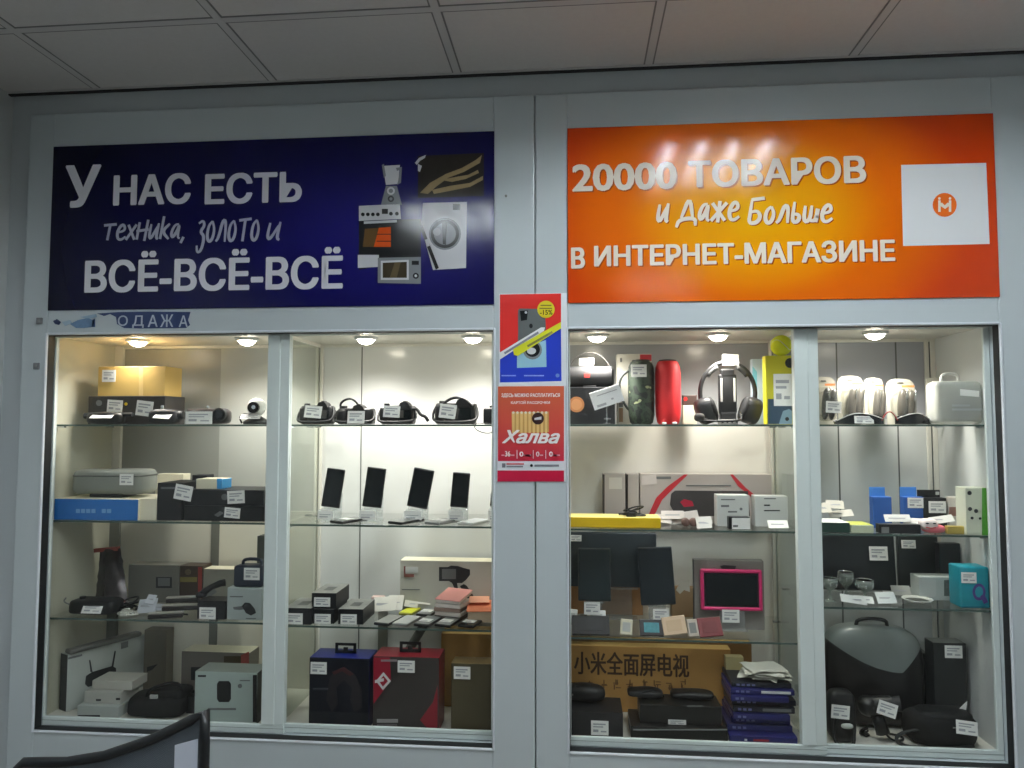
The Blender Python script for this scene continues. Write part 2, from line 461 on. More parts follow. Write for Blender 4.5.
# ---------------------------------------------------------------- the display cabinets behind the glass
XD1 = (sp1[0] + sp1[1]) / 2; XD2 = (sp2[0] + sp2[1]) / 2
BAYS = [(XL - .036, XD1), (XD1, -.17), (-.10, XD2), (XD2, XR + .012)]
Y0c = YG + .032
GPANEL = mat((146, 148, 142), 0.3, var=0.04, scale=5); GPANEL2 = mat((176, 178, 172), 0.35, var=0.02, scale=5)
CREAMP = mat((236, 231, 216), 0.45, var=0.03, scale=4); WHITEP = mat((222, 224, 222), 0.18, var=0.015, scale=4)
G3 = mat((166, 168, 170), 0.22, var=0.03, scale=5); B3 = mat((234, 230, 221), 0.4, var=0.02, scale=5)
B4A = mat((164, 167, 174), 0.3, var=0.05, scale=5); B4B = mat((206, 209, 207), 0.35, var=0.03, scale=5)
POST = mat((224, 222, 212), 0.35, var=0.02); SEAM = mat((96, 98, 96), 0.6); SHADEPOST_BATTEN = mat((120, 120, 112), 0.5, var=0.03)  # last grey: shade painted on the lower corner post, also the batten colour
PARTGLASS = glass('partition_glass', (0.9, 0.93, 0.9), haze=0.10, hazecol=(.7, .7, .66))
SH = {}
for b_, pxs, rows in ((0, 150, (424.5, 521.5, 620)), (1, 400, (424.5, 525.5, 628)), (2, 680, (424.5, 530, 640)), (3, 900, (424.5, 534.5, 608.5))):
    for k, r in enumerate(rows): SH[(b_, k + 1)] = P(pxs, r, YSH).z
    SH[(b_, 0)] = ZB + .004
cab = []
for (name, lab, b0, b1) in (('display_cabinet', 'white laminate display cabinet behind the window under the navy banner', 0, 1),
                            ('display_cabinet', 'white laminate display cabinet behind the window under the orange banner', 2, 3)):
    x0, x1 = BAYS[b0][0], BAYS[b1][1]; xm = BAYS[b0][1]
    c = thing(name, lab, 'display cabinet', (0, 0, 0)); cab.append(c); c['kind'] = 'thing'
    mb = MB(); mb.box(x0 - .02, x1 + .02, Y0c, YBK + .03, ZB - .06, ZB + .004, LAMINATE); mb.box(x0 - .02, x1 + .02, Y0c + .03, YBK + .03, 0, ZB - .06, LAMINATE); mb.build('base_panel', c)
    mb = MB(); mb.box(x0 - .02, x1 + .02, Y0c, YBK + .03, ZT + .006, ZT + .03, LAMINATE); mb.build('top_panel', c)
    for xs, m_ in ((x0 - .02, mat((190, 189, 170), 0.42, var=0.03, scale=4) if b0 == 0 else LAMINATE), (x1, LAMINATE if b0 == 0 else B4B)):
        mb = MB(); mb.box(xs, xs + .02, Y0c, YBK + .03, ZB + .004, ZT + .006, m_); mb.build('side_panel', c)
    mb = MB(); mb.box(xm - .002, xm + .002, Y0c + .01, YBK - .012, ZB + .008, ZT + .002, PARTGLASS); mb.build('glass_partition', c)
    mb = MB()
    for xs in (xm - .014, xm + .004): mb.rbox(xs, xs + .010, YBK - .012, YBK, ZB + .004, ZT + .006, POST, .002)
    mb.build('corner_post', c)
    mb = MB(); mb.box(x0, x1, YBK - .010, YBK, ZT - .004, ZT + .006, POST); mb.box(xm - .008, xm + .008, Y0c + .01, YBK - .01, ZT - .006, ZT + .006, POST); mb.build('top_edging', c)
    for xs in ((x0, x0 + .026) if b0 == 0 else (x1 - .03, x1 - .012)):
        pass
    if b0 == 0:
        mb = MB(); mb.rbox(x0, x0 + .035, YBK - .014, YBK, SH[(0, 2)], ZT + .006, POST, .002); mb.rbox(x0 - .002, x0 + .04, YBK - .012, YBK, ZB + .004, SH[(0, 2)], SHADEPOST_BATTEN, .002); mb.build('corner_post', c)  # lower length painted darker, as the post in shade
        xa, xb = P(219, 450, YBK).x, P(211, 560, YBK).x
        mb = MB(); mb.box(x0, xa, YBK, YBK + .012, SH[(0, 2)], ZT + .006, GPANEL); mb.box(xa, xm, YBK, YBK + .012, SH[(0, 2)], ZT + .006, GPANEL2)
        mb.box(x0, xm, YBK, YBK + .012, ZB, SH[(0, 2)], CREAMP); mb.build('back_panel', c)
        mb = MB(); mb.rbox(xb, xb + .032, YBK - .004, YBK, P(214, 660, YBK).z, SH[(0, 2)], SHADEPOST_BATTEN, .001); mb.build('back_batten', c)
        mb = MB(); mb.box(xm, x1, YBK, YBK + .012, ZB, ZT + .006, WHITEP); xs = P(361, 450, YBK).x
        mb.box(xs - .002, xs + .002, YBK - .001, YBK, ZB, ZT, SEAM); mb.build('back_panel', c)
        mb = MB(); xs = P(505 * 0 + 383, 640, YBK).x; mb.rbox(xs - .018, xs + .018, YBK - .006, YBK, ZB + .004, SH[(1, 3)] - .002, SHADEPOST_BATTEN, .001); mb.build('back_batten', c)
    else:
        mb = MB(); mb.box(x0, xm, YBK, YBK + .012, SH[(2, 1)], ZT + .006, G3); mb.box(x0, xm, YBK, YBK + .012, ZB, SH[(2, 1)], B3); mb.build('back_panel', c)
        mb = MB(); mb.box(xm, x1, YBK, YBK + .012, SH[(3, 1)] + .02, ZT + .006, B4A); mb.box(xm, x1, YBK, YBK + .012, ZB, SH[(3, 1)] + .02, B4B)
        for a, y0 in ((840, 424), (900, 424)):
            xs = P(a, 500, YBK).x; mb.box(xs - .0025, xs + .0025, YBK - .001, YBK, ZB, ZT, SEAM)
        mb.build('back_panel', c)
        mb = MB(); xs = x1 - .036
        mb.rbox(xs, xs + .014, YBK - .010, YBK, ZB + .004, ZT, POST, .002); mb.rbox(xs + .020, xs + .036, YBK - .010, YBK, ZB + .004, ZT, POST, .002)
        mb.box(xs + .014, xs + .020, YBK - .004, YBK, ZB + .004, ZT, SEAM); mb.build('corner_post', c)
# glass shelves
WHAT = {(0, 1): 'holding the cardboard carton and camcorder', (0, 2): 'holding the blue and white box and black boxes', (0, 3): 'holding the mouse box and cables',
        (1, 1): 'holding the row of cameras', (1, 2): 'holding the standing smartphones', (1, 3): 'holding the gimbal box and flat phones',
        (2, 1): 'holding the speakers and headset', (2, 2): 'holding the long graphic box and yellow box', (2, 3): 'holding the tablets',
        (3, 1): 'holding blister packs and a pale plastic case', (3, 2): 'holding the small blue boxes', (3, 3): 'holding the teal box and glass pieces'}
for (b_, k), wt in WHAT.items():
    x0, x1 = BAYS[b_]; z = SH[(b_, k)]; x0 += .004; x1 -= .004
    r = thing('glass_shelf', 'clear glass shelf ' + wt, 'shelf', ((x0 + x1) / 2, YSH, z), 0, 'glass shelves in the display cabinets')
    h = (x1 - x0) / 2
    mb = MB(); mb.box(-h, h, .0012, YBK - YSH - .016, -.006, 0, SHELFGLASS); mb.build('shelf_plate', r)
    mb = MB(); mb.box(-h, h, 0, .0012, -.006, 0, SHELFEDGE); mb.build('front_edge', r)
    for xs in (-h, h - .026):
        for ys in (.012, YBK - YSH - .06):
            mb = MB(); mb.rbox(xs, xs + .026, ys, ys + .014, -.012, -.006, CHROME, .002); mb.build('shelf_clip', r)

# ---------------------------------------------------------------- lamps
LENS = mat((255, 244, 222), .3, var=0, emit=30.0)
SPOTS = [(138, 342, 'above the cardboard carton'), (247, 341, 'above the webcam'), (366, 341, 'above the second camera from the glass partition'), (473, 341, 'beside the red and blue poster'),
         (597, 337, 'above the boombox'), (718, 337, 'above the headset'), (875, 332, 'above the blister packs')]
for a, b, wt in SPOTS:
    q = P(a, b, .20); z = ZT + .0058
    r = thing('spotlight', 'lit round downlight in the cabinet top ' + wt, 'light', (q.x, .20, z), 0, 'downlights in the cabinet tops')
    mb = MB(); mb.lathe([(.040, 0), (.040, -.006), (.034, -.009), (.030, -.009), (.030, -.002)], WHITE); mb.build('trim_ring', r)
    mb = MB(); mb.lathe([(.029, -.008), (.027, -.014), (.019, -.021), (.008, -.025), (.001, -.026)], LENS); mb.build('lamp_lens', r)
    ld = bpy.data.lights.new('spotlight_beam', 'SPOT'); ld.energy = SPOT_POWER; ld.color = (1, .955, .89); ld.spot_size = math.radians(150); ld.spot_blend = 1.0; ld.shadow_soft_size = .045
    lo = bpy.data.objects.new('spotlight_beam', ld); COL.objects.link(lo); lo.parent = r; lo.location = (0, 0, -.040)
TUBE = mat((238, 246, 250), .3, var=0, emit=TUBE_STRENGTH); REFL = mat((190, 192, 194), .25, metal=.6, var=0)
for xc, yc, wt in ((.575, -.78, 'nearest the orange banner'), (-.66, -1.50, 'nearest the navy banner'), (.65, -3.3, 'at the rear, added for front light')):  # the rear luminaire is an added, unseen source that lifts the front light
    r = thing('ceiling_light', 'square louvred fluorescent ceiling light with four tubes ' + wt, 'ceiling light', (xc, yc, ZC), 0, 'fluorescent ceiling lights')
    h = .285
    mb = MB()
    for (p, q_, s0, s1) in ((-h, h, -h, -h + .02), (-h, h, h - .02, h), (-h, -h + .02, -h, h), (h - .02, h, -h, h)): mb.box(p, q_, s0, s1, -.060, 0, TBAR)
    mb.build('housing', r)
    mb = MB(); mb.box(-h + .02, h - .02, -h + .02, h - .02, -.003, -.0005, REFL); mb.build('reflector', r)
    for k in range(4):
        x = -.195 + .13 * k; mb = MB(); mb.cyl((x, -.25, -.014), (x, .25, -.014), .009, TUBE, n=12); mb.build('tube', r)
    mb = MB()
    for k in range(6): y = -.24 + .096 * k; mb.box(-h + .02, h - .02, y - .001, y + .001, -.052, -.030, REFL)
    mb.build('louvre', r)
# ---------------------------------------------------------------- banners and posters on the window frames
def sign(name, label, cat, x0, x1, z0, z1, m, th=.004):
    r = thing(name, label, cat, ((x0 + x1) / 2, -.0005 - th, (z0 + z1) / 2))
    h, v = (x1 - x0) / 2, (z1 - z0) / 2
    mb = MB(); mb.rbox(-h, h, 0, th, -v, v, m, .0006, 1); mb.build('sign_panel', r)
    return r


def spx(r, x0, x1, yt, yb):
    """pixel box -> box in the sign's own metres"""
    Y = r.location.y; a = P(x0, (yt + yb) / 2, Y).x - r.location.x; b = P(x1, (yt + yb) / 2, Y).x - r.location.x
    t = P((x0 + x1) / 2, yt, Y).z - r.location.z; u = P((x0 + x1) / 2, yb, Y).z - r.location.z
    return a, b, u, t


def sp(r, pts): return px_poly(pts, r.location.y, r.location)


TXT = mat((226, 226, 232), .14, spec=.30, var=0); TXT2 = mat((150, 154, 170), .14, spec=.30, var=0)
nav = gradient_print('navy_print', [(0.0, (7, 8, 28)), (0.55, (15, 15, 66)), (1.0, (26, 23, 104))], (.35, -.05), (1.3, .8), .13)
r = sign('advertising_banner', 'navy banner with white Cyrillic lettering and printed household appliances over the window', 'banner', XL, XLb + .003, BB, BT, nav)
for s, bx, off in (('У', (65, 101, 165, 207.5), .042), ('НАС', (113.5, 191, 174, 205), .046), ('ЕСТЬ', (205, 302, 172.5, 203.5), .046), ('ВСЁ-ВСЁ-ВСЁ', (85, 343, 249.5, 291), .034)):
    mb = MB(); a, b, u, t = spx(r, *bx); put_text(mb, s, a, b, u, t, -.0006, TXT, off); mb.build('lettering', r)
mb = MB()
a, b, u, t = spx(r, 104, 184, 217, 244); put_hand(mb, 'техника,', a, b, u, t, -.0006, mat((176, 178, 194), .14, spec=.30, var=0), .0052)
mb.build('handwritten_lettering', r); mb = MB(); a, b, u, t = spx(r, 197, 258.5, 219.5, 251.5); put_hand(mb, 'золото', a, b, u, t, -.0006, mat((176, 178, 194), .14, spec=.30, var=0), .0052)
mb.build('handwritten_lettering', r); mb = MB(); a, b, u, t = spx(r, 268, 280.5, 222, 240); put_hand(mb, 'и', a, b, u, t, -.0006, mat((176, 178, 194), .14, spec=.30, var=0), .0052)
mb.build('handwritten_lettering', r)
pw, pg, pd, pdd = mat((206, 208, 212), .13, spec=.30, var=0), mat((130, 134, 138), .13, spec=.30, var=0), mat((30, 32, 34), .13, spec=.30, var=0), mat((60, 62, 64), .13, spec=.30, var=0)
L = lambda k: (-.0004 * k - .0004, 0)
def pl(mb, pts, k, m): mb.prism(sp(r, pts), -.0004 * (k + 1), -.0004 * k, m)
# printed earring photograph
mb = MB(); pl(mb, [(418, 156), (484, 153), (484, 196), (418, 198)], 1, mat((40, 36, 32), .13, spec=.30, var=.3))
gold = mat((150, 132, 96), .13, spec=.30, var=.2)
for q in ([(420, 193), (430, 183), (446, 174), (462, 168), (476, 160), (482, 155), (480, 163), (464, 172), (448, 178), (436, 187), (428, 194)],
          [(432, 190), (450, 186), (470, 183), (483, 176), (483, 180), (470, 187), (450, 191), (434, 194)], [(440, 180), (456, 177), (468, 175), (478, 170), (479, 173), (466, 179), (452, 182)]): pl(mb, q, 2, gold)
pl(mb, [(415, 163), (419, 158), (426, 155), (425, 158), (420, 161), (417, 165)], 2, pw); pl(mb, [(418, 164), (422, 166), (420, 172), (418, 171)], 2, pw)
mb.build('printed_jewellery', r)
# printed coffee pot
mb = MB(); pl(mb, [(383, 166), (400, 165), (398, 184), (386, 185)], 1, pw); pl(mb, [(386, 186), (397, 186), (402, 205), (381, 205)], 2, pg)
ring(mb, 391, 191, 2.2, 4, r.location.y, -.0016, -.0012, pw, r.location, 14); ring(mb, 391, 199, 1.6, 3.2, r.location.y, -.0016, -.0012, pdd, r.location, 14)
pl(mb, [(396, 168), (402, 167), (401, 183), (397, 185), (398, 182), (400, 170), (397, 171)], 2, pg); pl(mb, [(382, 165), (384, 164), (386, 176), (384, 178)], 2, pg)
mb.build('printed_coffee_maker', r)
# printed cooker
mb = MB(); pl(mb, [(359, 221), (421, 219), (421, 258), (359, 270)], 1, pd); pl(mb, [(359, 206), (400, 204), (401, 219), (359, 221)], 2, pw)
for cx_ in (363, 368, 373, 378): pl(mb, circle(cx_, 214.5, 1.9, 10), 3, pd)
for cx_ in (391, 397): pl(mb, circle(cx_, 213.8, 1.9, 10), 3, pd)
pl(mb, rect(382, 209, 388, 214), 3, pd); pl(mb, [(364, 221.5), (397, 220), (397, 222.5), (364, 224)], 3, pw)
pl(mb, [(365, 229), (391, 227), (391, 247), (363, 247)], 3, mat((96, 72, 40), .13, spec=.30, var=.1)); pl(mb, [(379, 228), (391, 227), (391, 247), (374, 247)], 4, mat((214, 84, 24), .13, spec=.30, var=.1))
for yy in (234, 241): pl(mb, rect(377, yy, 391, yy + .8), 5, pd)
pl(mb, [(358, 255), (379, 255), (379, 267), (358, 268)], 4, pw)
mb.build('printed_cooker', r)
# printed washing machine
mb = MB(); pl(mb, [(423, 203), (467, 202), (466, 268), (433, 270), (421, 226)], 1, pw); pl(mb, rect(453, 204, 460, 210), 2, pdd)
pl(mb, circle(445, 234, 16), 2, pg); pl(mb, circle(445, 234, 14.2), 3, pd); pl(mb, circle(445, 234, 11), 4, pg); pl(mb, [(442, 223), (447, 223), (446, 245), (443, 244)], 5, pd); pl(mb, circle(437, 232, 4, 14), 5, mat((166, 168, 172), .13, spec=.30, var=0))
mb.build('printed_washing_machine', r)
# printed microwave and vacuum cleaner
mb = MB(); pl(mb, [(378, 258), (421, 257), (421, 284), (378, 283)], 5, pg); pl(mb, [(381, 261), (409, 260), (409, 280), (381, 280)], 6, pw); pl(mb, [(383, 263), (407, 262), (407, 278), (383, 278)], 7, mat((62, 54, 40), .13, spec=.30, var=.2))
pl(mb, [(395, 262.6), (401, 262.4), (397, 278), (390, 278)], 8, mat((96, 84, 60), .13, spec=.30, var=0)); pl(mb, rect(412, 261, 419, 265), 6, pd); pl(mb, circle(416, 276, 3, 14), 6, pd); pl(mb, circle(416, 276, 1.4, 10), 7, pw)
mb.build('printed_microwave', r)
mb = MB(); pl(mb, [(418, 223), (421, 222), (439, 268), (436, 270)], 6, pd); pl(mb, [(425, 240), (428, 239), (430, 246), (427, 247)], 7, pw); mb.build('printed_vacuum_tube', r)
# ------------- orange banner
org = gradient_print('orange_print', [(0.0, (190, 58, 14)), (0.35, (212, 96, 10)), (0.75, (222, 148, 6)), (1.0, (226, 166, 4))], (-.07, -.01), (.68, .46), .13)
r = sign('advertising_banner', 'orange banner with white Cyrillic lettering about goods in the online shop', 'banner', XRa, XR + .003, BB, BT, org)
shd = mat((150, 70, 20), .14, spec=.30, var=0); hw = mat((232, 222, 208), .14, spec=.30, var=0)
for s, bx, off in (('20000', (572, 677, 163, 190.5), .048), ('ТОВАРОВ', (688, 866, 158, 185.5), .048), ('В', (571, 585, 247.5, 268.5), .048), ('ИНТЕРНЕТ-МАГАЗИНЕ', (594, 895, 242.5, 264), .046)):
    a, b, u, t = spx(r, *bx); mb = MB(); mb2 = MB()
    put_text(mb2, s, a + .004, b + .004, u - .004, t - .004, -.0003, shd, off); put_text(mb, s, a, b, u, t, -.0007, hw, off); mb2.build('lettering_shadow', r); mb.build('lettering', r)
for s, bx in (('и Даже', (658, 739, 201, 227)), ('Больше', (749, 832, 197.5, 223))):
    mb = MB(); a, b, u, t = spx(r, *bx); put_hand(mb, s, a + .003, b + .003, u - .003, t - .003, -.0003, shd, .0062); put_hand(mb, s, a, b, u, t, -.0007, hw, .0062)
    mb.build('handwritten_lettering', r)
mb = MB(); pl(mb, [(901, 165), (986, 163), (989.5, 244), (903, 246)], 1, mat((222, 224, 226), .14, spec=.30, var=0)); mb.build('white_square', r)
mb = MB(); pl(mb, circle(944.5, 205, 12), 2, mat((226, 106, 36), .14, spec=.30, var=0))
for q in ([(938, 200.5), (940.4, 200.5), (940.4, 212), (938, 212)], [(948.6, 200.5), (951, 200.5), (951, 212), (948.6, 212)], [(940, 203), (942, 203), (944.5, 205.5), (947, 203), (949, 203), (949, 206), (944.8, 209), (940, 206)]): pl(mb, q, 3, hw)
for cx_ in (939.2, 949.8): pl(mb, circle(cx_, 198.6, 1.3, 10), 3, hw)
mb.build('round_logo', r)
# ------------- red and blue poster on the mullion
x0, x1 = P(498.5, 340, -.01).x, P(567, 340, -.01).x; z1, z0 = P(532, 293, -.01).z, P(532, 386, -.01).z
r = sign('poster', 'poster in red and blue with a grey phone and yellow discount circle on the mullion', 'poster', x0, x1, z0, z1, mat((226, 230, 234), .35, var=0), .002)
mb = MB(); pl(mb, [(500, 294.5), (561, 293.5), (561, 326), (500, 355)], 1, mat((214, 40, 34), .3, var=.03)); pl(mb, [(500, 355), (561, 326), (561.5, 381), (500, 382.5)], 1, mat((30, 58, 186), .3, var=.03)); mb.build('printed_ground', r)
mb = MB(); pl(mb, [(518, 310), (520, 308.5), (543, 309), (545, 311), (546, 330), (518, 342)], 2, mat((92, 98, 98), .3, var=.05)); pl(mb, [(520, 311), (528, 310.5), (527, 320), (521, 321)], 3, pd); pl(mb, circle(526, 312.5, 1.3, 10), 4, pw); pl(mb, circle(531, 326, 1.8, 12, 2.3), 3, pd); mb.build('printed_phone', r)
mb = MB(); pl(mb, [(517, 350), (546, 340), (546.5, 367), (517, 368)], 2, mat((150, 196, 214), .3, var=0)); pl(mb, circle(532.5, 350, 9.5, 20), 3, pg); pl(mb, circle(532.5, 349.5, 7.5, 20), 4, pd); pl(mb, circle(531.5, 351, 4.6, 14, 3.4), 5, pw); mb.build('printed_washing_machine', r)
mb = MB(); pl(mb, [(500, 352.5), (541, 327.5), (545, 327.5), (544, 331), (500, 359.5)], 6, mat((232, 234, 236), .3, var=0)); pl(mb, [(513, 349), (561, 322), (561, 328.5), (518, 356), (514, 355)], 7, mat((214, 216, 40), .3, var=0)); pl(mb, circle(546, 309.5, 8.7), 6, mat((226, 212, 44), .3, var=0))
pl(mb, [(504, 352.5), (538, 331.5), (539, 333.5), (505, 354.5)], 7, mat((130, 134, 150), .4, var=.5, scale=300)); pl(mb, [(527, 345.5), (552, 331), (553, 333), (528, 347.5)], 8, mat((120, 122, 60), .4, var=.5, scale=300))
mb.build('printed_stripes', r)
mb = MB(); a, b, u, t = spx(r, 540, 552.5, 310, 315); put_text(mb, '-15%', a, b, u, t, -.0031, pd, .02); mb.build('lettering', r); mb = MB()
for yy, p, q in ((305, 540.5, 551.5), (308, 539.5, 552)):
    mb = MB(); pl(mb, rect(p, yy, q, yy + 1.2), 7, mat((130, 124, 40), .4, var=.4, scale=300)); mb.build('small_print', r)
for p, q in ((501.5, 516), (524, 544)):
    mb = MB(); pl(mb, rect(p, 375, q, 376.3), 2, mat((150, 166, 226), .4, var=.3, scale=200)); mb.build('small_print', r)
mb = MB()
pl(mb, circle(557.5, 375.5, 2, 12), 2, mat((110, 140, 200), .4, var=0)); mb.build('round_mark', r)
# ------------- instalment card poster
x0, x1 = P(497, 435, -.01).x, P(565.5, 435, -.01).x; z1, z0 = P(532, 385.5, -.01).z - .001, P(532, 482, -.01).z
red = bpy.data.materials.new('poster_red_print'); red.use_nodes = True; nt = red.node_tree; bb = nt.nodes['Principled BSDF']
tc = nt.nodes.new('ShaderNodeTexCoord'); sx = nt.nodes.new('ShaderNodeSeparateXYZ'); mr = nt.nodes.new('ShaderNodeMapRange'); rp = nt.nodes.new('ShaderNodeValToRGB')
mr.inputs[1].default_value = -.10; mr.inputs[2].default_value = .14
rp.color_ramp.elements[0].color = (lin(186), lin(18), lin(58), 1); rp.color_ramp.elements[1].color = (lin(206), lin(96), lin(62), 1)
nt.links.new(tc.outputs['Object'], sx.inputs[0]); nt.links.new(sx.outputs[2], mr.inputs[0]); nt.links.new(mr.outputs[0], rp.inputs[0]); nt.links.new(rp.outputs[0], bb.inputs['Base Color']); bb.inputs['Roughness'].default_value = .3
r = sign('poster', 'red instalment card poster with white script word and golden sweets on the mullion', 'poster', x0, x1, z0, z1, mat((222, 226, 230), .35, var=0), .002)
mb = MB(); pl(mb, [(498, 386.5), (564, 386), (564, 461), (498, 461)], 1, red); pl(mb, [(497.5, 470.5), (564, 470.5), (564, 481.5), (497.5, 481.5)], 1, red); mb.build('printed_ground', r)
mb = MB(); pl(mb, [(511.5, 412), (549, 411.5), (549, 432), (512, 433)], 2, mat((196, 150, 84), .3, var=.1))
for k in range(9): pl(mb, [(512 + k * 4.1, 412), (514.6 + k * 4.1, 412), (514.4 + k * 4.1, 433), (512.2 + k * 4.1, 433)], 3, mat((226, 190, 120), .3, var=.1)); pl(mb, circle(513.4 + k * 4.1, 412.6, 1.3, 10), 4, CREAM)
pl(mb, circle(538, 418.5, 6, 20), 5, mat((52, 26, 24), .3, var=0)); pl(mb, [(534.5, 418), (541.5, 416.5), (541.5, 419.5), (534.5, 420)], 6, pw); mb.build('printed_sweets', r)
mb = MB(); tw = mat((246, 240, 238), .35, var=0)
for s, bx, off, shr in (('ЗДЕСЬ МОЖНО РАСПЛАТИТЬСЯ', (501.5, 560, 393.3, 397.8), .03, 0), ('КАРТОЙ РАССРОЧКИ', (511, 550, 400.5, 404), .03, 0), ('Халва', (502, 560, 430, 443.5), .05, .35), ('36', (505, 510.5, 451, 456.5), .04, 0), ('0', (519.5, 523.5, 451.5, 456.5), .05, 0), ('0', (536, 539.5, 451.5, 456.5), .04, 0), ('0', (549, 553, 451.5, 456.5), .05, 0)):
    mb = MB(); a, b, u, t = spx(r, *bx); put_text(mb, s, a, b, u, t, -.0032, tw, off, shr); mb.build('lettering', r)
mb = MB()
for p in (516.8, 533, 545.5): pl(mb, rect(p, 450, p + .6, 458.5), 7, tw)
for p, q in ((501.5, 504.5), (511, 514.5), (524, 530), (524.5, 531), (540, 543), (553.5, 557), (553.5, 560)): pl(mb, rect(p, 454.5, q, 455.8), 7, mat((226, 170, 180), .4, var=.3, scale=200))
gi = mat((120, 122, 130), .5, var=.4, scale=200); pl(mb, rect(506.5, 463, 524, 464.8), 3, mat((196, 110, 116), .5, var=.4, scale=200)); pl(mb, rect(506.5, 466, 523, 467.2), 3, gi); pl(mb, rect(502, 463.3, 505.5, 467.5), 3, gi); pl(mb, rect(534.5, 464.5, 559, 466.6), 3, gi); pl(mb, circle(531.5, 465.5, 1.5, 10), 3, pd)
mb.build('small_print', r)
# ------------- torn shop strip under the navy banner
x0, x1 = P(96, 320, -.001).x, P(191, 320, -.001).x; z1, z0 = P(140, 312, 0).z, P(140, 328.5, 0).z
r = thing('torn_sticker', 'half scraped off navy sticker strip with pale letters under the navy banner', 'sticker', ((x0 + x1) / 2, -.0008, (z0 + z1) / 2))
mb = MB(); mb.prism(sp(r, [(97, 313.5), (104, 316), (110, 314), (116, 317), (117, 324), (124, 328), (140, 328.5), (186, 328), (190, 325), (188, 320), (190.5, 312), (150, 311.5), (118, 312)]), -.0004, .0006, mat((44, 62, 104), .5, var=.12, scale=60)); mb.build('sticker_sheet', r)
mb = MB()
for s, bx in (('О', (118, 128, 315.5, 326)), ('Д', (132.5, 144, 315.5, 328)), ('А', (148, 158, 315, 327)), ('Ж', (160.5, 173.5, 314.5, 327)), ('А', (179, 188, 315.5, 327))):
    a, b, u, t = spx(r, *bx); put_text(mb, s, a, b, u, t, -.0009, mat((186, 194, 206), .5, var=0), .012)
mb.build('lettering', r)
mb = MB()
for pts, m_ in (([(53, 321), (57, 319), (61, 322), (59, 325), (55, 324)], (36, 48, 84)), ([(70, 324), (78, 320), (88, 318), (95, 321), (93, 327), (84, 328), (76, 328)], (110, 142, 176)), ([(80, 317), (96, 314), (97, 317), (88, 319)], (150, 176, 196)), ([(92, 320), (95, 319), (95, 327), (92, 327)], (70, 100, 150)), ([(62, 322), (70, 320), (72, 323), (65, 326)], (160, 182, 198))):
    mb.prism(sp(r, pts), -.0003, .0006, mat(m_, .6, var=.2, scale=80))
mb.build('sticker_scraps', r)
# ---------------------------------------------------------------- builders for the goods
def fit(px0, px1, pyt, pyb, b_, k, Y=None, base=None, hold=False):
    """where a thing stands: its front width, its depth Y on the shelf, its foot and its height"""
    z = SH[(b_, k)] if base is None else base
    if Y is None: Y = min(.36, max(YSH + .012, Yat((px0 + px1) / 2, pyb, z)))
    pm = (pyt + pyb) / 2
    while not hold and Y > YSH + .012 and (P(px0, pm, Y).x < BAYS[b_][0] + .006 or P(px1, pm, Y).x > BAYS[b_][1] - .006): Y -= .01   # keep clear of the cabinet's sides
    a, b = max(P(px0, pm, Y).x, BAYS[b_][0] + .006), min(P(px1, pm, Y).x, BAYS[b_][1] - .006)
    return a, b, Y, z + .0006, P((px0 + px1) / 2, pyt, Y).z - z - .0006


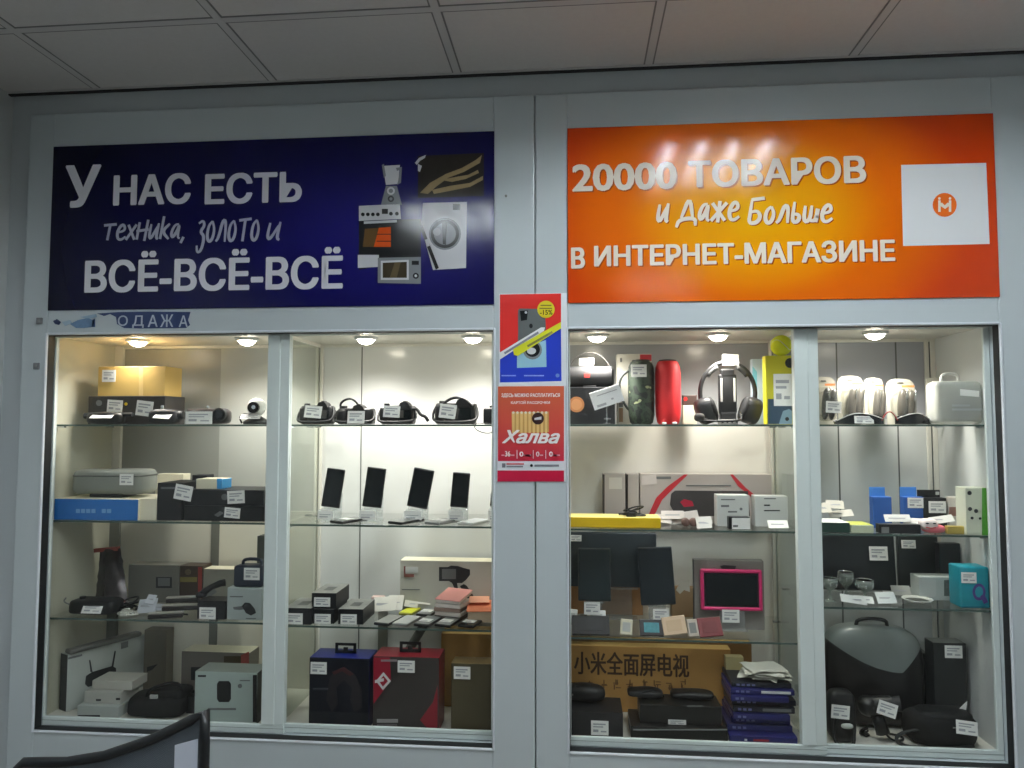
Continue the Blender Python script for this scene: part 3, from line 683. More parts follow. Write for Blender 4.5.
def carton(name, label, cat, px, b_, k, m, d, Y=None, rz=0.0, top=None, side=None, tags=(), prints=(), base=None, group=None, r=.0018, lid=None, h=None, hold=False):
    """a box; px = (x0, y0, x1, y1) of its front in the photograph; prints = [(part, [(pixels, material)...])]"""
    a, b, Y, z, hh = fit(px[0], px[2], px[1], px[3], b_, k, Y, base, hold)
    h = h or hh; c = math.cos(rz); ax = Vector((c, math.sin(rz), 0)); wd = b - a; c0 = Vector(((a + b) / 2, Y, z))
    if rz:                                     # the near corner stands at depth Y, the front runs back along rz
        near = 0 if rz > 0 else 1; pc = px[0] if near == 0 else px[2]; pf = px[2] if near == 0 else px[0]
        C = P(pc, px[1], Y); C.z = z; h = P(pc, px[1], Y).z - z; lo, hi = 0.0, 1.5
        for _ in range(40):                    # length of the front: where its far end meets the other edge's line of sight
            m_ = (lo + hi) / 2; E_ = C + ax * (m_ if near == 0 else -m_); x_ = P(pf, px[1], E_.y).x
            if (E_.x < x_) == (near == 0): lo = m_
            else: hi = m_
        C.x += max(0, BAYS[b_][0] + .006 - (C.x - d * math.sin(rz))) if near == 0 else 0
        wd = lo; c0 = C + ax * (wd / 2 if near == 0 else -wd / 2)
    t = thing(name, label, cat, c0, rz, group)

    def onface(pts):
        n = Vector((math.sin(rz), -c, 0)); out = []
        for u, v in pts:
            d_ = P(u, v, 0) - CAMPOS; q = CAMPOS + d_ * ((c0 - CAMPOS).dot(n) / d_.dot(n)) - c0; out.append((max(-wd / 2, min(wd / 2, q.dot(ax))), max(.0008, q.z)))
        return out
    pk = lambda n: top if (top and n.z > .7) else (side if (side and abs(n.x) > .7) else None)
    mb = MB(); mb.rbox(-wd / 2, wd / 2, 0, d, 0, h, m, r, 2, pick=pk); mb.build('carton', t)
    if lid: mb = MB(); mb.rbox(-wd / 2 - .001, wd / 2 + .001, -.001, d + .001, h * .62, h + .0008, lid, .001); mb.build('lid', t)
    for tg in tags:
        (x0, z1), (x1, z0) = onface([(tg[0], tg[1]), (tg[2], tg[3])]); w_, h_ = x1 - x0, z1 - z0
        T = TR((x0 + x1) / 2, -.0036, (z0 + z1) / 2) @ RY(tg[4] if len(tg) > 4 else 0)
        mb = MB(); mb.box(-w_ / 2, w_ / 2, -.0004, .0004, -h_ / 2, h_ / 2, PAPER, T)
        for (u0, u1, v, q) in ((-.38, .34, .26, .05), (-.38, .2, .08, .04), (-.38, -.08, -.2, .09), (.06, .38, -.24, .05)): mb.box(u0 * w_, u1 * w_, -.0008, -.0004, (v - q) * h_, (v + q) * h_, INK, T)
        mb.build('price_tag', t)
    i = 0
    for nm, shapes in prints:
        mb = MB()
        for pts, mm in shapes: i += 1; mb.prism(onface(pts), -.0004 - .0002 * i, 0.0006, mm)
        mb.build(nm, t)
    t['w'] = wd; t['h'] = h; t['d'] = d
    return t


def topz(t): return t.location.z + t['h']


def strap(mb, pts, r, m): 
    q = [Vector(p) for p in pts]
    for _ in range(2): q = [q[0]] + [x for a, b in zip(q, q[1:]) for x in (a * .75 + b * .25, a * .25 + b * .75)] + [q[-1]]
    mb.tube(q, r, m, 6)


pdk, pwt, pgr = mat((36, 38, 40), .5, var=.1), mat((214, 216, 214), .5, var=.02), mat((110, 112, 112), .5, var=.05)
BOXW = mat((196, 198, 192), .5, var=.03); BOXG = mat((120, 120, 112), .5, var=.05); BOXB = mat((28, 29, 32), .42, var=.15)

# ================================================================ bay 1, top shelf
bk = carton('storage_box', 'flat black box with price tags, under the cardboard carton', 'box', (88, 396, 165, 424), 0, 1, mat((44, 40, 38), .5, var=.15), .13, Y=.175,
            tags=[(108, 400, 123, 412, .06)], prints=[('printed_badge', [(circle(99, 403, 3, 12), pgr)]), ('yellow_dot', [(circle(126, 404, 1.6, 10), YEL)])])
carton('cardboard_box', 'yellow brown cardboard carton with a price tag, on the flat black box', 'box', (98, 366.5, 165, 397), 0, 1, mat((206, 172, 96), .7, var=.08, scale=12), .11, Y=.19, base=topz(bk), top=CARDT,
       tags=[(103, 370, 116, 382)], prints=[('packing_tape', [(rect(139, 366.5, 143, 396), mat((222, 194, 128), .4, var=.05))]), ('carton_flap', [([(144, 394.5), (165, 393.5), (165, 397), (144, 397)], CARDT)])], r=.0012)


def gadget(name, label, cat, px, b_, k, Y, d, m, tags=(), e=.5, nz=.002, extra=None, rz=0.0, group=None, base=None):
    a, b, Y, z, h = fit(px[0], px[2], px[1], px[3], b_, k, Y, base)
    t = thing(name, label, cat, ((a + b) / 2, Y, z), rz, group); wd = b - a
    mb = MB(); mb.blob((0, d / 2, h / 2), (wd / 2, d / 2, h / 2), m, e, nz, 20, 24, flat=.0004); mb.build('body', t)
    for tg in tags: price_tag(t, tg[:4], Y, *(tg[4:6] if len(tg) > 4 else ()), y=-.004)
    t['w'] = wd; t['h'] = h; t['d'] = d
    if extra: extra(t, wd, h, d)
    return t


def ex_monopod(t, w_, h, d):
    mb = MB(); mb.cyl((-w_ / 2 - .012, d / 2, h * .7), (-w_ * .1, d / 2, h * .72), .011, RUBBER); mb.build('grip', t)
    mb = MB(); mb.cyl((w_ * .1, d / 2, h * .75), (w_ * .5 + .03, d / 2, h * .8), .007, BLACK); mb.cyl((w_ * .3, d / 2, h * .77), (w_ * .36, d / 2, h * .775), .010, CHROME); mb.build('shaft', t)
    mb = MB(); strap(mb, [(-w_ * .3, .005, .006), (-w_ * .1, -.006, .003), (w_ * .15, -.008, .003), (w_ * .4, 0, .004)], .0022, RUBBER); mb.build('cord', t)


gadget('selfie_stick', 'folded black selfie stick with a tilted price tag before the flat black box', 'selfie stick', (84, 412, 120, 424), 0, 1, .112, .045, BLACK, [(92, 412, 114, 420, .0, -1.0)], extra=ex_monopod)


def ex_lens(t, w_, h, d):
    mb = MB(); mb.cyl((w_ * .3, d / 2, h * .5), (w_ * .62, d / 2, h * .62), h * .3, BLACK); mb.cyl((w_ * .62, d / 2, h * .62), (w_ * .64, d / 2, h * .63), h * .24, SATIN); mb.build('lens_barrel', t)
    mb = MB(); mb.cyl((-w_ * .1, d / 2, h * .9), (-w_ * .1, d / 2, h * 1.25), .006, CHROME); mb.build('control_knob', t)


gadget('action_camera', 'small black action camera with a leaning price tag beside the flat black box', 'camera', (146, 409, 176, 424), 0, 1, .14, .05, DARK, [(155, 411.5, 172, 420, .1, -.9)], extra=ex_lens)
price_extra = price_tag(bk, (138, 401, 155, 416), .175, .12, y=-.012)


def ex_camcorder(t, w_, h, d):
    mb = MB(); mb.cyl((w_ * .34, -.004, h * .62), (w_ * .34, d * .6, h * .62), h * .42, BLACK); mb.cyl((w_ * .34, -.007, h * .62), (w_ * .34, -.003, h * .62), h * .3, SATIN); mb.build('lens_barrel', t)
    mb = MB(); mb.rbox(-w_ * .46, w_ * .12, d * .1, d * .75, h * .8, h * .98, mat((96, 84, 80), .4), .003); mb.build('top_handle', t)
    mb = MB(); mb.cyl((-w_ * .02, d * .4, h * .95), (-w_ * .02, d * .4, h * 1.18), .005, CHROME); mb.build('microphone', t)


gadget('camcorder', 'black camcorder with an upright paper tag, beside the lone webcam', 'camcorder', (184, 408.5, 226, 424), 0, 1, .13, .06, mat((40, 34, 34), .4, var=.1), [(186, 411.5, 213, 424)], e=.45, extra=ex_camcorder)
price_extra2 = None


def ex_webcam(t, w_, h, d):
    mb = MB(); mb.blob((w_ * .08, d * .3, h * .68), (h * .36, h * .34, h * .36), mat((196, 196, 192), .25), .95, 0, n=20); mb.build('camera_ball', t)
    mb = MB(); yf = d * .3 - h * .34; mb.cyl((w_ * .12, yf - .006, h * .66), (w_ * .10, yf + .02, h * .67), h * .22, SATIN); mb.cyl((w_ * .15, yf - .008, h * .67), (w_ * .15, yf - .005, h * .67), h * .08, CHROME); mb.build('lens', t)
    mb = MB(); strap(mb, [(-w_ * .5, d * .3, .004), (-w_ * .56, d * .1, h * .3), (-w_ * .3, d * .1, h * .45), (0, d * .2, h * .3)], .003, BLACK); mb.build('cord', t)


a, b, Y, z, h = fit(240, 265, 399, 424, 0, 1, .13)
t = thing('webcam', 'round silver webcam on a dark foot with a price tag, by the glass partition', 'webcam', ((a + b) / 2, Y, z)); wd = b - a
mb = MB(); mb.lathe([(wd * .5, 0), (wd * .5, .010), (wd * .36, .018), (wd * .12, .03), (wd * .1, h * .4)], DARK, T=TR(0, .035, 0)); mb.build('foot', t)
ex_webcam(t, wd, h, .05); price_tag(t, (242, 414, 262, 419.5), .13, 0, -.7, y=-.012)
# ================================================================ bay 1, second shelf
bw = carton('product_box', 'long blue and white box lying flat beneath the grey carrying case', 'box', (46, 499, 138, 522), 0, 2, mat((34, 112, 190), .4, var=.04), .19, Y=.108, top=CREAM, side=CREAM,
            prints=[('printed_words', [(rect(76 + 5.2 * i, 509, 80 + 5.2 * i, 513), mat((120, 170, 216), .5, var=.1)) for i in range(7) if i != 4])])
bw2 = carton('box_sleeve', 'narrow cream box standing at the end of the blue and white box', 'box', (138.5, 498.5, 156, 522), 0, 2, CREAM, .17, Y=.11)
a, b, Y, z, h = fit(70, 140, 470, 497, 0, 2, .13, base=topz(bw))
t = thing('carrying_case', 'grey translucent carrying case with rounded ends and a price tag, on the blue box', 'case', ((a + b) / 2, Y, z)); wd = b - a
gt = glass('smoky_plastic', (.6, .64, .6), haze=.62, hazecol=(.36, .38, .35), rough=.15)
mb = MB(); mb.rbox(-wd / 2, wd / 2, 0, .12, .010, h, gt, .022, 4); mb.build('shell', t)
mb = MB(); rc = .022; mb.tube([(sx_ * (wd / 2 - rc) + rc * math.cos(an), .06 + sy_ * (.06 - rc) + rc * math.sin(an), h * .78) for sx_, sy_, a0 in ((1, 1, 0), (-1, 1, 90), (-1, -1, 180), (1, -1, 270)) for an in [math.radians(a0 + 15 * q) for q in range(7)]], .0022, mat((70, 74, 70), .5), 6, closed=True); mb.build('lid_seam', t)
mb = MB(); mb.rbox(-wd * .25, wd * .22, .01, .1, 0, .014, DARK, .004); mb.build('foot', t)
price_tag(t, (120, 474, 134, 485), Y, y=-.003)
bb1 = carton('product_box', 'black box with a hanging price tag, beside the narrow cream box', 'box', (157, 483, 182, 523), 0, 2, BOXB, .15, Y=.112,
             prints=[('printed_line', [(rect(161, 487, 176, 489), pgr)])])
price_tag(bb1, (175, 485, 193, 500), .112, .18, y=-.004)
bb2 = carton('product_box', 'lower of two wide black boxes stacked against the glass partition', 'box', (184, 506, 264, 523), 0, 2, BOXB, .16, Y=.114, tags=[(225, 507.5, 240.5, 518, .08)], prints=[('printed_badge', [([(214, 515), (220, 511), (224, 513), (218, 517)], pgr)])])
bb3 = carton('product_box', 'upper of two wide black boxes stacked against the glass partition', 'box', (184, 490, 264, 506), 0, 2, BOXB, .15, Y=.116, base=topz(bb2), tags=[(228, 490.5, 245, 503.5, -.06)], prints=[('printed_badge', [(circle(224.5, 497, 3.2, 12), pgr)])])
carton('small_box', 'white box with a sky blue end on top of the two stacked black boxes', 'box', (196, 479, 222, 490), 0, 2, CREAM, .07, Y=.14, base=topz(bb3), side=mat((60, 150, 210), .5),
       prints=[('blue_end', [(rect(217, 478.6, 233, 489.4), mat((60, 150, 210), .5)), (rect(223, 479, 227, 489.4), CREAM)])])
carton('small_box', 'tiny dark box behind the white and sky blue box', 'box', (192, 475, 207, 490), 0, 2, DARK, .05, Y=.225, base=topz(bb3))
carton('small_box', 'cream box standing behind the black boxes', 'box', (155, 474, 183, 512), 0, 2, CREAM, .05, Y=.31)
# ================================================================ bay 1, third shelf
a, b, Y, z, h = fit(86, 126, 549, 604, 0, 3, .26)
t = thing('foil_packet', 'crumpled dark foil packet with a red top edge leaning in the corner', 'packet', ((a + b) / 2 + .014, Y, z)); wd = b - a
FOIL = mat((62, 58, 58), .25, metal=.6, var=.5, scale=40)
vs = []; fs = []; nx, nz_ = 10, 14
for side_ in (0, 1):
    for i in range(nz_ + 1):
        for j in range(nx + 1):
            u, v = j / nx, i / nz_
            xl = -wd * .34 - v * wd * .14; xr = wd * .5 - v * wd * .46
            x = xl + (xr - xl) * u; y = .05 * v + (.03 * math.sin(math.pi * u) * (1 - v * .75) * (1 if side_ else -1)); zz = h * v * .97
            q = Vector((x, y, zz)); q += noise.noise_vector(q * 55) * .0045 * (1 if 0 < i < nz_ else .2); q.z = max(q.z, 0); vs.append(q)
N = (nz_ + 1) * (nx + 1)
for s_ in (0, 1):
    for i in range(nz_):
        for j in range(nx):
            k = s_ * N + i * (nx + 1) + j; f = (k, k + 1, k + nx + 2, k + nx + 1); fs.append(f if s_ == 0 else f[::-1])
mb = MB(); mb.add(vs, fs, FOIL, True); mb.build('pouch', t)
mb = MB(); mb.box(-wd * .5, wd * .1, .042, .058, h * .93, h * 1.0, mat((150, 62, 52), .4, var=.1), RY(-.09)); mb.build('sealed_edge', t)


def ex_cables(t, w_, h, d):
    mb = MB(); mb.cyl((-w_ * .28, d * .4, h * .8), (-w_ * .28, d * .4, h * 1.15), .010, BLACK); mb.build('dial', t)
    mb = MB(); strap(mb, [(-w_ * .5, d * .4, h * .5), (-w_ * .64, d * .2, h * .8), (-w_ * .58, d * .2, h * 1.1)], .0025, GREY); mb.build('strap', t)


gadget('radar_detector', 'black hand-sized device with a price tag beneath the foil packet', 'device', (66, 601, 112, 620), 0, 3, .12, .08, BLACK, [(83, 604, 103, 613, 0, -.5)], e=.35, extra=ex_cables)


def cable_heap(name, label, px, b_, k, Y, d, m, seed, n=5, r=.003, cat='cable', plug=True):
    rr = random.Random(seed); a, b, Y, z, h = fit(px[0], px[2], px[1], px[3], b_, k, Y)
    t = thing(name, label, cat, ((a + b) / 2, Y, z)); wd = b - a
    mb = MB(); pts = []
    for i in range(n * 6):
        an = i * 1.05 + rr.uniform(-.2, .2); q = .62 + .3 * math.sin(i * .37)
        pts.append(Vector((wd / 2 * q * math.cos(an), d / 2 + d / 2 * q * math.sin(an), r + (h - 2 * r) * (.5 + .5 * math.sin(i * .83)) * (i / (n * 6)))))
    q = pts
    q = [q[0]] + [x for u, v in zip(q, q[1:]) for x in (u * .75 + v * .25, u * .25 + v * .75)] + [q[-1]]
    mb.tube(q, r, m, 6); mb.build('cord', t)
    if plug: mb = MB(); mb.rbox(-wd * .2, wd * .1, 0, .02, 0, .014, m, .003); mb.build('plug', t)
    return t


cable_heap('cable_coil', 'tangled black cable coil between the foil packet and the paper slips', (106, 597, 134, 614), 0, 3, .16, .09, BLACK, 3)
t = cable_heap('charger_cable', 'pale knotted charger cable hanging about the shelf edge below the foil packet', (112, 608, 136, 620), 0, 3, .115, .05, mat((200, 200, 190), .5), 5, n=3, r=.004)


def paper_pile(name, label, rects, b_, k, Y, cat='paper', m=PAPER, seed=1, group=None):
    """loose slips lying over each other: rects = photograph boxes"""
    rr = random.Random(seed); x0 = min(r_[0] for r_ in rects); x1 = max(r_[2] for r_ in rects); y1 = max(r_[3] for r_ in rects)
    z = SH[(b_, k)]; q = P((x0 + x1) / 2, y1, Y)
    t = thing(name, label, cat, (q.x, Y, z + .0006), 0, group)
    for i, r_ in enumerate(rects):
        a = P(r_[0], r_[3], Y); b = P(r_[2], r_[1], Y); wd = b.x - a.x; h = max(.012, b.z - a.z)
        zc = max(.006 + h * .35, (a.z + b.z) / 2 - z)
        mb = MB(); mb.rbox(-wd / 2, wd / 2, -h / 2, h / 2, 0, .0016, m, .0005, 1, TR((a.x + b.x) / 2 - q.x, .012 + .008 * i, zc) @ RY(rr.uniform(-.15, .15)) @ RX(rr.uniform(.75, 1.1)))
        mb.box(-wd * .35, wd * .3, -h * .1, h * .05, .0016, .0019, INK, TR((a.x + b.x) / 2 - q.x, .012 + .008 * i, zc) @ RX(.95)); mb.build('paper_slip', t)
    return t


paper_pile('paper_slips', 'loose white paper slips propped in front of the grey monitor box', [(136, 600, 155, 614), (143, 596, 152, 606), (150, 606, 160, 613)], 0, 3, .15, m=mat((196, 200, 206), .7))
carton('product_box', 'wide grey box with a dark printed end and red edge, behind the paper slips', 'box', (128, 565, 179, 606), 0, 3, mat((116, 114, 106), .5, var=.05), .07, Y=.315,
       prints=[('printed_screen', [(rect(156, 577, 172, 588), pdk), (rect(158, 578, 170, 586), pgr)])])
carton('product_box', 'dark brown box with a yellow band and red edge beside the wide grey box', 'box', (179.5, 566, 202, 606), 0, 3, mat((60, 46, 34), .5, var=.1), .07, Y=.315,
       prints=[('printed_band', [(rect(180, 577, 197, 582), mat((120, 110, 50), .5, var=.2)), (rect(198, 567, 202, 604), mat((140, 50, 42), .5)), (circle(188, 572, 3, 12), mat((96, 84, 60), .5))])])
carton('product_box', 'low grey-brown box with pale top behind the dark hand piece', 'box', (203, 569, 234, 606), 0, 3, mat((136, 134, 122), .5, var=.06), .06, Y=.32, top=CREAM,
       prints=[('printed_shape', [([(206, 593), (214, 588), (217, 592), (210, 597)], pgr)])])
# flat dark strips
for i, (p, q, lab) in enumerate((((158, 612), (196, 601), 'grey flat wand lying aslant on the dark pile, top one'), ((160, 616), (200, 606), 'grey flat wand lying aslant on the dark pile, middle one'), ((152, 618.5), (190, 613), 'grey flat wand lying aslant on the dark pile, lowest one'))):
    Y0 = .125; a = P(p[0], p[1], Y0); b = P(q[0], q[1], Y0 + .05); z = SH[(0, 3)]
    Ln = math.hypot(b.x - a.x, .03); t = thing('flat_iron', lab, 'hair iron', ((a.x + b.x) / 2, .118 + .036 * (2 - i), z + .0006), math.atan2(.03, b.x - a.x), 'hair irons')
    zz = .020 * (2 - i) * .9
    mb = MB(); mb.rbox(-Ln / 2, Ln / 2, -.014, .014, zz, zz + .014, mat((52, 50, 50), .3, var=.2), .004); mb.build('handle_arm', t)
    mb = MB(); mb.rbox(-Ln / 2, Ln / 2, -.013, .013, zz + .015, zz + .019, mat((168, 164, 156), .3), .0015); mb.build('pale_plate', t)
    mb = MB(); strap(mb, [(Ln / 2 - .004, 0, zz + .008), (Ln / 2 + .008, .004, .008), (Ln / 2 + .010, .012, .004)], .003, BLACK); mb.build('cord', t)
bt = carton('small_box', 'black box with a square price tag, beside the mouse box', 'box', (197, 601, 225.5, 624), 0, 3, BOXB, .07, Y=.112, tags=[(200, 607, 216, 620)])
q0 = P(212, 600, .2); t = thing('handset', 'black curved handset lying on the black box next to the mouse box', 'handset', (q0.x, .15, topz(bt) + .0006))
mb = MB(); mb.tube([(-.012, 0, .012), (0, 0, .022), (.02, .01, .036), (.045, .02, .046), (.06, .025, .048)], [.011, .012, .010, .012, .013], BLACK, 10); mb.build('grip', t)
mb = MB(); mb.blob((-.012, 0, .010), (.018, .016, .010), DARK, .7); mb.build('base_cup', t)
mbx = carton('mouse_box', 'white box with a printed black computer mouse, against the glass partition', 'box', (227, 588, 262, 624.5), 0, 3, mat((176, 186, 184), .5, var=.03), .07, Y=.112,
             prints=[('printed_mouse', [([(233, 607), (242, 606), (246, 609), (240, 610), (234, 609.5)], pgr), ([(242, 606), (245, 602.5), (250, 603), (255, 609), (256, 613), (251, 615.5), (246, 613)], pdk)]), ('printed_line', [(rect(230, 596, 243, 597.2), pgr), (rect(246, 618, 256, 619), pgr)])])
t = carton('tool_case', 'dark blue hard case with a top handle and price tag, on the mouse box', 'case', (233, 566, 262, 587), 0, 3, mat((38, 46, 62), .4, var=.1), .06, Y=.118, base=topz(mbx), tags=[(244.5, 567.5, 260, 580)], r=.008)
mb = MB(); strap(mb, [(-.03, .03, t['h'] - .004), (-.03, .03, t['h'] + .018), (.036, .03, t['h'] + .018), (.036, .03, t['h'] - .004)], .0055, mat((38, 46, 62), .4, var=.1)); mb.build('handle', t)
carton('small_box', 'narrow grey box standing behind the dark blue hard case', 'box', (256.5, 536, 264, 606), 0, 3, mat((96, 98, 90), .5), .05, Y=.27)
# ================================================================ bay 1, cabinet floor
z0 = SH[(0, 0)]
t = carton('router_box', 'large white box with a printed black router with two antennas, in the corner', 'box', (64, 655, 142, 722), 0, 0, mat((186, 192, 186), .5, var=.03), .045, Y=.135, rz=1.12, side=mat((30, 34, 36), .5),
           prints=[('printed_router', [([(86, 676), (92, 672), (112, 666), (116, 668), (116, 678), (111, 681), (88, 687), (85, 684)], pdk), ([(89, 660), (90.2, 660), (92.5, 672), (90.5, 672)], pdk), ([(114.5, 651), (115.8, 651), (113.2, 667), (111.5, 667)], pdk)]),
                   ('printed_words', [([(68, 657.5), (82, 654), (82, 656), (68, 659.5)], pgr)]), ('printed_label', [([(121, 643), (128, 641), (128, 647), (121, 649)], pgr)])])
mb = MB(); mb.rbox(-t['w'] * .5, t['w'] * .42, -.026, .012, 0, .018, mat((104, 104, 100), .4, var=.08), .008, 3)
o = mb.build('sound_bar', None, None, (t.location.x - .010, t.location.y + .005, topz(t) + .001)); o.rotation_euler.z = 1.12; tagit(o, 'long grey rounded bar lying on top of the router box', 'sound bar')
carton('product_box', 'tall grey-brown box between the router box and the back batten', 'box', (143.5, 630, 166, 694), 0, 0, mat((112, 106, 92), .5, var=.06), .05, Y=.36, prints=[('printed_arrow', [([(147, 667), (158, 664), (152, 670), (147, 672)], pdk)])])
w1 = carton('flat_box', 'lowest of the flat white boxes lying before the router box', 'box', (77, 706, 118, 722), 0, 0, mat((176, 182, 178), .5, var=.03), .12, Y=.10, prints=[('printed_band', [(rect(78, 715, 100, 718.5), pdk)])])
w2 = carton('flat_box', 'middle one of the flat white boxes lying before the router box', 'box', (84, 692, 120, 706), 0, 0, mat((182, 182, 174), .5, var=.03), .11, Y=.12, base=topz(w1), prints=[('printed_marks', [(rect(96, 699, 101, 701), pdk), (rect(116, 698, 121, 700), pdk)])])
carton('flat_box', 'topmost of the flat white boxes lying before the router box', 'box', (92, 681, 132, 692), 0, 0, mat((186, 184, 174), .5, var=.03), .09, Y=.14, base=topz(w2))
# black camera bag
a, b, Y, z, h = fit(124, 181, 699, 722, 0, 0, .105)
t = thing('camera_bag', 'soft black bag with a raised handle and small badge, before the dark red-ended box', 'bag', ((a + b) / 2, Y - .01, z), .05); wd = b - a
CLOTH = mat((10, 10, 11), .85, var=.3, scale=200)
mb = MB(); mb.blob((0, .066, h * .5), (wd / 2, .06, h * .55), CLOTH, .5, .006, 14, 26, flat=0); mb.build('bag_body', t)
mb = MB(); mb.blob((.035, .07, h * .98), (wd * .30, .05, h * .36), CLOTH, .55, .006, 16, 22); mb.build('bag_lid', t)
mb = MB(); strap(mb, [(-.03, .03, h * .95), (-.02, .02, h * 1.45), (.07, .04, h * 1.75), (.085, .05, h * 1.1)], .006, CLOTH); mb.build('carry_handle', t)
mb = MB(); mb.rbox(-.012, .014, .012, .02, h * .98, h * 1.18, mat((170, 172, 170), .5), .002); mb.build('badge', t)
carton('small_box', 'little black box beside the camera box with the dark rounded picture', 'box', (186, 696, 196, 711), 0, 0, BOXB, .03, Y=.16)
carton('product_box', 'dark grey box with a red end, behind the camera box', 'box', (181, 652, 249, 700), 0, 0, mat((112, 106, 98), .5, var=.08), .08, Y=.255, top=CREAM,
       prints=[('printed_scene', [(rect(191, 667, 208, 680), pdk), (rect(181, 690, 196, 697), BLACK), (rect(224, 656, 241, 664), mat((66, 54, 30), .5))]), ('red_end', [([(241, 655), (249, 651.5), (249, 668), (241, 668)], mat((150, 66, 58), .5))])])
carton('camera_box', 'white box with a dark rounded camera picture and black side, beside the window stile', 'box', (194.5, 672, 257, 728), 0, 0, mat((170, 184, 178), .5, var=.03), .09, Y=.092, top=mat((140, 148, 142), .5), side=BLACK,
       prints=[('printed_camera', [([(217, 684), (219, 681), (229, 681), (231, 684), (231, 699), (229, 702), (219, 702), (217, 699)], BLACK)]), ('printed_words', [(rect(198, 675, 206, 677), pdk), (circle(240, 686, 2.2, 10), pgr), (rect(208, 708, 236, 710), pgr), (rect(240, 680, 250, 681), pgr)]), ('black_edge', [(rect(253, 675, 257, 722), BLACK)])])
# ================================================================ bay 2, top shelf: the cameras
def camera(label, px, tag, hump, Y=.16, seed=0, e=.45):
    a, b, Y, z, h = fit(px[0], px[2], px[1], px[3], 1, 1, Y); wd = b - a; rr = random.Random(seed)
    t = thing('slr_camera', label, 'camera', ((a + b) / 2, Y, z), 0, 'cameras on the top shelf')
    BODY = mat((26, 26, 27), .5, var=.2, scale=80); bh = h * .84; d = .055
    mb = MB(); mb.rbox(-wd * .5, wd * .5, 0, d, 0, bh, BODY, .009, 3); mb.rbox(-wd * .5, -wd * .24, -.016, d, 0, bh * .95, BODY, .012, 3); mb.build('body', t)
    hx = (hump - (px[0] + px[2]) / 2) / (px[2] - px[0]) * wd
    mb = MB(); mb.prism([(hx - wd * .17, bh * .9), (hx - wd * .12, h * .95), (hx - wd * .06, h), (hx + wd * .07, h), (hx + wd * .13, h * .93), (hx + wd * .19, bh * .9)], -.004, d * .8, BODY); mb.rbox(hx - wd * .05, hx + wd * .05, d * .1, d * .6, h, h + .004, mat((60, 60, 60), .4), .001); mb.build('viewfinder_hump', t)
    mb = MB(); mb.cyl((hx, d * .9, bh * .48), (hx, d * .9 + .055, bh * .48), bh * .40, BLACK, bh * .37); mb.cyl((hx, d * .9 + .055, bh * .48), (hx, d * .9 + .06, bh * .48), bh * .31, SATIN); mb.build('lens', t)
    mb = MB(); mb.cyl((-wd * .36, d * .5, bh), (-wd * .36, d * .5, bh + .008), .010, DARK); mb.build('mode_dial', t)
    mb = MB(); mb.rbox(hx - wd * .2, hx + wd * .22, -.003, .001, bh * .16, bh * .78, SCREEN, .002); mb.build('rear_screen', t)
    mb = MB(); strap(mb, [(-wd * .48, .02, bh * .9), (-wd * .56, .0, bh * .5), (-wd * .5, -.022, .008), (-wd * .1, -.026, .007), (wd * .3, -.024, .008), (wd * .56, -.012, bh * .2), (wd * .56, .01, bh * .6), (wd * .49, .02, bh * .95)], .0045, RUBBER)
    mb.build('neck_strap', t)
    price_tag(t, tag, Y, tag[4] if len(tag) > 4 else 0, -.15, y=-.028)
    return t


c1 = camera('black camera with a slanting price tag, nearest to the glass partition', (300, 402, 331, 424), (307.5, 406, 324.5, 418, .08), 322, seed=1)
mb = MB(); strap(mb, [(.02, .02, .075), (.035, .01, .10), (.060, .0, .108), (.082, .0, .100), (.092, 0, .085)], .004, RUBBER)
c2 = camera('black camera with a low straight price tag beneath a looped strap', (337, 405, 372, 424), (350, 411, 367, 423.5), 358, seed=2)
mb = MB(); strap(mb, [(-.055, .02, .05), (-.05, .0, .075), (-.02, .0, .09), (.0, 0, .082), (.012, .02, .06)], .004, RUBBER); mb.build('strap_loop', c2)
c3 = camera('black camera with an upright price tag and rounded top, third from the glass partition', (380, 402, 413, 424), (385.5, 406, 402, 417.5, .05), 404, seed=3)
mb = MB(); c3w = .10; strap(mb, [(.045, .01, .05), (.07, 0, .055), (.085, -.004, .03), (.1, -.004, .028), (.11, 0, .01)], .006, RUBBER); mb.build('strap_end', c3)
c4 = camera('largest black camera with a slanting price tag and raised strap', (435, 399, 475, 424), (441, 404.5, 457.5, 418.5, .12), 462, seed=4)
mb = MB(); strap(mb, [(-.055, .01, .06), (-.01, 0, .092), (.03, 0, .088), (.06, 0, .06)], .005, RUBBER); mb.build('strap_loop', c4)
a, b, Y, z, h = fit(483, 503, 406, 424, 1, 1, .15)
t = thing('compact_camera', 'small black camera half hidden by the mullion', 'camera', ((a + b) / 2, Y, z), 0, 'cameras on the top shelf'); wd = b - a
mb = MB(); mb.rbox(-wd / 2, wd / 2, 0, .04, 0, h * .92, DARK, .008, 3); mb.build('body', t)
mb = MB(); mb.cyl((-wd * .1, .015, h * .92), (-wd * .1, .015, h * 1.02), .007, BLACK); mb.build('shutter_button', t)
mb = MB(); mb.cyl((wd * .1, -.012, h * .45), (wd * .1, .002, h * .45), h * .34, BLACK); mb.build('lens', t)
mb = MB(); strap(mb, [(-wd * .3, 0, .004), (-wd * .6, -.05, .004), (-wd * .72, -.068, .004), (-wd * .8, -.072, -.014), (-wd * .3, -.072, -.03), (wd * .2, -.072, -.026), (wd * .45, -.072, -.004), (wd * .5, -.068, .004), (wd * .5, -.03, .004)], .0016, RUBBER); mb.build('wrist_strap', t)
